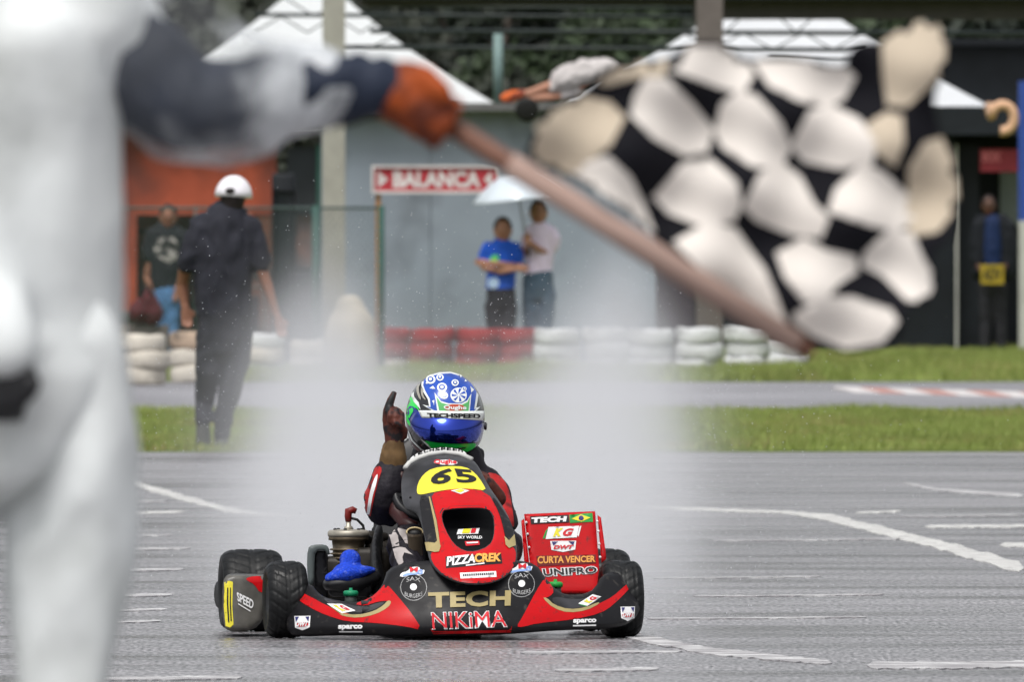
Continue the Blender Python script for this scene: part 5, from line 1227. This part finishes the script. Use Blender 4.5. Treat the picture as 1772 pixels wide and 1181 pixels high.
WP = [([(130, 325), (230, 285), (320, 305), (362, 350), (320, 430), (230, 505), (160, 505), (80, 475), (85, 440)], 1),
 ([(200, 520), (250, 480), (320, 465), (380, 520), (415, 590), (440, 660), (470, 720), (400, 660), (300, 590)], 0),
 ([(430, 235), (490, 235), (560, 300), (625, 380), (605, 445), (540, 455), (450, 405), (388, 340), (400, 285)], 0),
 ([(530, 200), (560, 140), (610, 112), (680, 135), (745, 215), (715, 275), (640, 255), (560, 225), (500, 205)], 0),
 ([(755, 190), (810, 155), (1000, 185), (1045, 225), (1010, 290), (960, 315), (880, 295), (800, 255)], 0),
 ([(655, 310), (700, 275), (755, 285), (825, 360), (855, 430), (825, 495), (740, 488), (660, 435), (636, 390)], 0),
 ([(915, 330), (980, 315), (1060, 355), (1105, 420), (1095, 488), (1000, 495), (900, 475), (862, 430)], 0),
 ([(455, 580), (540, 485), (620, 475), (695, 540), (708, 600), (685, 650), (600, 668), (500, 630)], 0),
 ([(770, 515), (830, 482), (885, 525), (925, 600), (968, 640), (945, 698), (860, 690), (760, 650), (722, 610)], 0),
 ([(995, 560), (1060, 495), (1120, 503), (1195, 570), (1218, 645), (1170, 680), (1080, 660), (975, 625)], 0),
 ([(520, 720), (620, 662), (695, 680), (735, 740), (780, 800), (815, 880), (850, 975), (790, 965), (690, 880), (590, 790)], 0),
 ([(820, 750), (900, 705), (960, 740), (1045, 758), (1048, 805), (1000, 835), (960, 880), (900, 890), (845, 820)], 0),
 ([(1080, 745), (1150, 680), (1215, 692), (1245, 760), (1280, 820), (1255, 890), (1200, 885), (1130, 815), (1070, 785)], 0),
 ([(875, 925), (960, 880), (1040, 880), (1145, 915), (1170, 950), (1125, 1010), (1020, 1028), (925, 990), (875, 950)], 0),
 ([(1130, 130), (1200, 80), (1272, 58), (1312, 110), (1306, 205), (1265, 250), (1200, 310), (1145, 305), (1135, 220)], 1),
 ([(1085, 370), (1140, 335), (1185, 345), (1190, 420), (1165, 490), (1110, 445)], 1),
 ([(1205, 500), (1250, 425), (1300, 412), (1343, 505), (1350, 605), (1292, 680), (1218, 695), (1195, 640), (1205, 570)], 1),
 ([(270, 245), (320, 195), (400, 176), (490, 180), (478, 225), (400, 228), (320, 250)], 1)]
def grow(p, k=1.05):
    cx_ = sum(q_[0] for q_ in p) / len(p); cy2 = sum(q_[1] for q_ in p) / len(p); return [(cx_ + (x - cx_) * k, cy2 + (y - cy2) * k) for x, y in p]
for pl_, cr_ in WP: decal('white_square', grow(fz(pl_)), [cloth], M_FWB if cr_ else M_FW, cloth, 12, .0015)

# ================================================================== THE SPRAY thrown up behind the kart
def spray(name, pts, z0, z1, dens, label, zs=.8, edge=1.4):
    """a closed body of mist behind the kart: footprint given by (distance, left px, right px)"""
    V = []; Fc = []; n = len(pts)
    for Y, a, b in pts:
        for x in (a, b): 
            X = (x - HX) * Y / F; V += [(X, Y, z0), (X, Y, z1)]
    for i in range(n - 1):
        k = i * 4; Fc += [(k, k + 1, k + 5, k + 4), (k + 2, k + 6, k + 7, k + 3), (k, k + 4, k + 6, k + 2), (k + 1, k + 3, k + 7, k + 5)]
    Fc += [(0, 2, 3, 1), ((n - 1) * 4, (n - 1) * 4 + 1, (n - 1) * 4 + 3, (n - 1) * 4 + 2)]
    m = bpy.data.materials.new(name); m.use_nodes = True; t = m.node_tree; N = t.nodes; K = t.links
    N.remove(N['Principled BSDF']); pv = N.new('ShaderNodeVolumePrincipled'); pv.inputs['Color'].default_value = (.97, .98, 1, 1); pv.inputs['Anisotropy'].default_value = .2
    K.new(pv.outputs[0], N['Material Output'].inputs['Volume'])
    tc = N.new('ShaderNodeTexCoord'); sp = N.new('ShaderNodeSeparateXYZ'); K.new(tc.outputs['Object'], sp.inputs[0])
    def math_(op, a, b=None):
        x = N.new('ShaderNodeMath'); x.operation = op
        for i, q_ in enumerate((a, b)):
            if q_ is None: continue
            if isinstance(q_, (int, float)): x.inputs[i].default_value = q_
            else: K.new(q_, x.inputs[i])
        return x.outputs[0]
    def mr(v, a, b, c, d, sm=True):
        x = N.new('ShaderNodeMapRange'); x.interpolation_type = 'SMOOTHSTEP' if sm else 'LINEAR'; K.new(v, x.inputs[0])
        for i, q_ in enumerate((a, b, c, d)): x.inputs[i + 1].default_value = q_
        return x.outputs[0]
    return m, V, Fc, N, K, math_, mr, sp, tc, pv
kx = (770 - HX) * 60 / F
SP = [(61.9, 380, 1180), (64, 150, 1420), (80, 120, 1560), (116, 120, 1560)]
m, V, Fc, N, K, math_, mr, sp, tc, pv = spray('spray_mist', SP, .015, 2.2, .1, '')
o_ = (kx, 61.9, 0)
# object space: x across from the kart's wake, y distance behind it, z height
yy = sp.outputs['Y']; zz = sp.outputs['Z']
def noi(sc_, d, sx, sy, sz):
    mp = N.new('ShaderNodeMapping'); mp.inputs['Scale'].default_value = (sx, sy, sz); K.new(tc.outputs['Object'], mp.inputs[0])
    n = N.new('ShaderNodeTexNoise'); n.inputs['Scale'].default_value = sc_; n.inputs['Detail'].default_value = d; K.new(mp.outputs[0], n.inputs['Vector']); return n.outputs[0]
n1 = noi(2.2, 2, 1, .35, .8); wob = math_('SUBTRACT', n1, .5)
xc = math_('SUBTRACT', sp.outputs['X'], math_('MULTIPLY', yy, .002)); xx = math_('ABSOLUTE', xc)
halfw = math_('ADD', math_('MULTIPLY', yy, .010), .66)
lat = mr(math_('SUBTRACT', math_('ADD', xx, math_('MULTIPLY', wob, 1.1)), halfw), -.42, .40, 1, 0)
dxp = math_('DIVIDE', math_('SUBTRACT', xx, math_('ADD', math_('MULTIPLY', yy, .008), .52)), .30)
plume = math_('POWER', 2.718, math_('MULTIPLY', math_('MULTIPLY', dxp, dxp), -1.0))
zn = math_('SUBTRACT', math_('ADD', zz, math_('MULTIPLY', wob, 1.3)), math_('SUBTRACT', math_('MULTIPLY', plume, .38), .16))
near = math_('MULTIPLY', mr(zn, .20, 1.08, 1, 0), math_('MULTIPLY', mr(yy, 0, 1.5, 0, 1), mr(yy, 8, 22, 1, 0)))
far = math_('MULTIPLY', mr(zn, .35, 1.35, 1, 0), mr(yy, 2, 12, 0, .055))
den = math_('MULTIPLY', lat, math_('ADD', near, far))
den = math_('MULTIPLY', den, math_('ADD', math_('MULTIPLY', plume, .75), .62))
den = math_('MULTIPLY', den, mr(n1, .32, .68, .35, 1.65, False))
K.new(math_('MULTIPLY', den, SPRAY_D), pv.inputs['Density'])
o = top_mesh('spray_mist', V, Fc, m, o_, 'white mist of water spray hanging behind the racing kart', None, None, 'stuff', smooth=False)

# flying drops in and round the mist
nd = 7000; yy_ = 61.6 + rng.exponential(14, nd); yy_ = np.minimum(yy_, 112); xd = kx + rng.normal(0, .62, nd) * (1 + (yy_ - 61) * .012); zd = np.abs(rng.normal(0, .55, nd)) + .03
rd = rng.uniform(.0007, .0019, nd); O = np.array([(1, 0, 0), (-1, 0, 0), (0, 1, 0), (0, -1, 0), (0, 0, 1.4), (0, 0, -1.4)])
Vd = (np.c_[xd, yy_, zd][:, None, :] - np.array([kx, 61.6, 0]) + O[None] * rd[:, None, None]).reshape(-1, 3)
T8 = np.array([(0, 2, 4), (2, 1, 4), (1, 3, 4), (3, 0, 4), (2, 0, 5), (1, 2, 5), (3, 1, 5), (0, 3, 5)])
Fd = (T8[None] + (np.arange(nd) * 6)[:, None, None]).reshape(-1)
me = bpy.data.meshes.new('spray_droplets'); me.vertices.add(nd * 6); me.vertices.foreach_set('co', Vd.reshape(-1)); me.loops.add(nd * 24); me.loops.foreach_set('vertex_index', Fd)
me.polygons.add(nd * 8); me.polygons.foreach_set('loop_start', np.arange(nd * 8) * 3); me.update(); me.validate(); me.materials.append(mat('water_drop', (.85, .87, .9), .15, var=.02, spec=.6, transl=.5))
o = bpy.data.objects.new('spray_droplets', me); COL.objects.link(o); o.location = (kx, 61.6, 0); tag(o, 'fine flying water drops in the spray behind the kart', None, None, 'stuff')
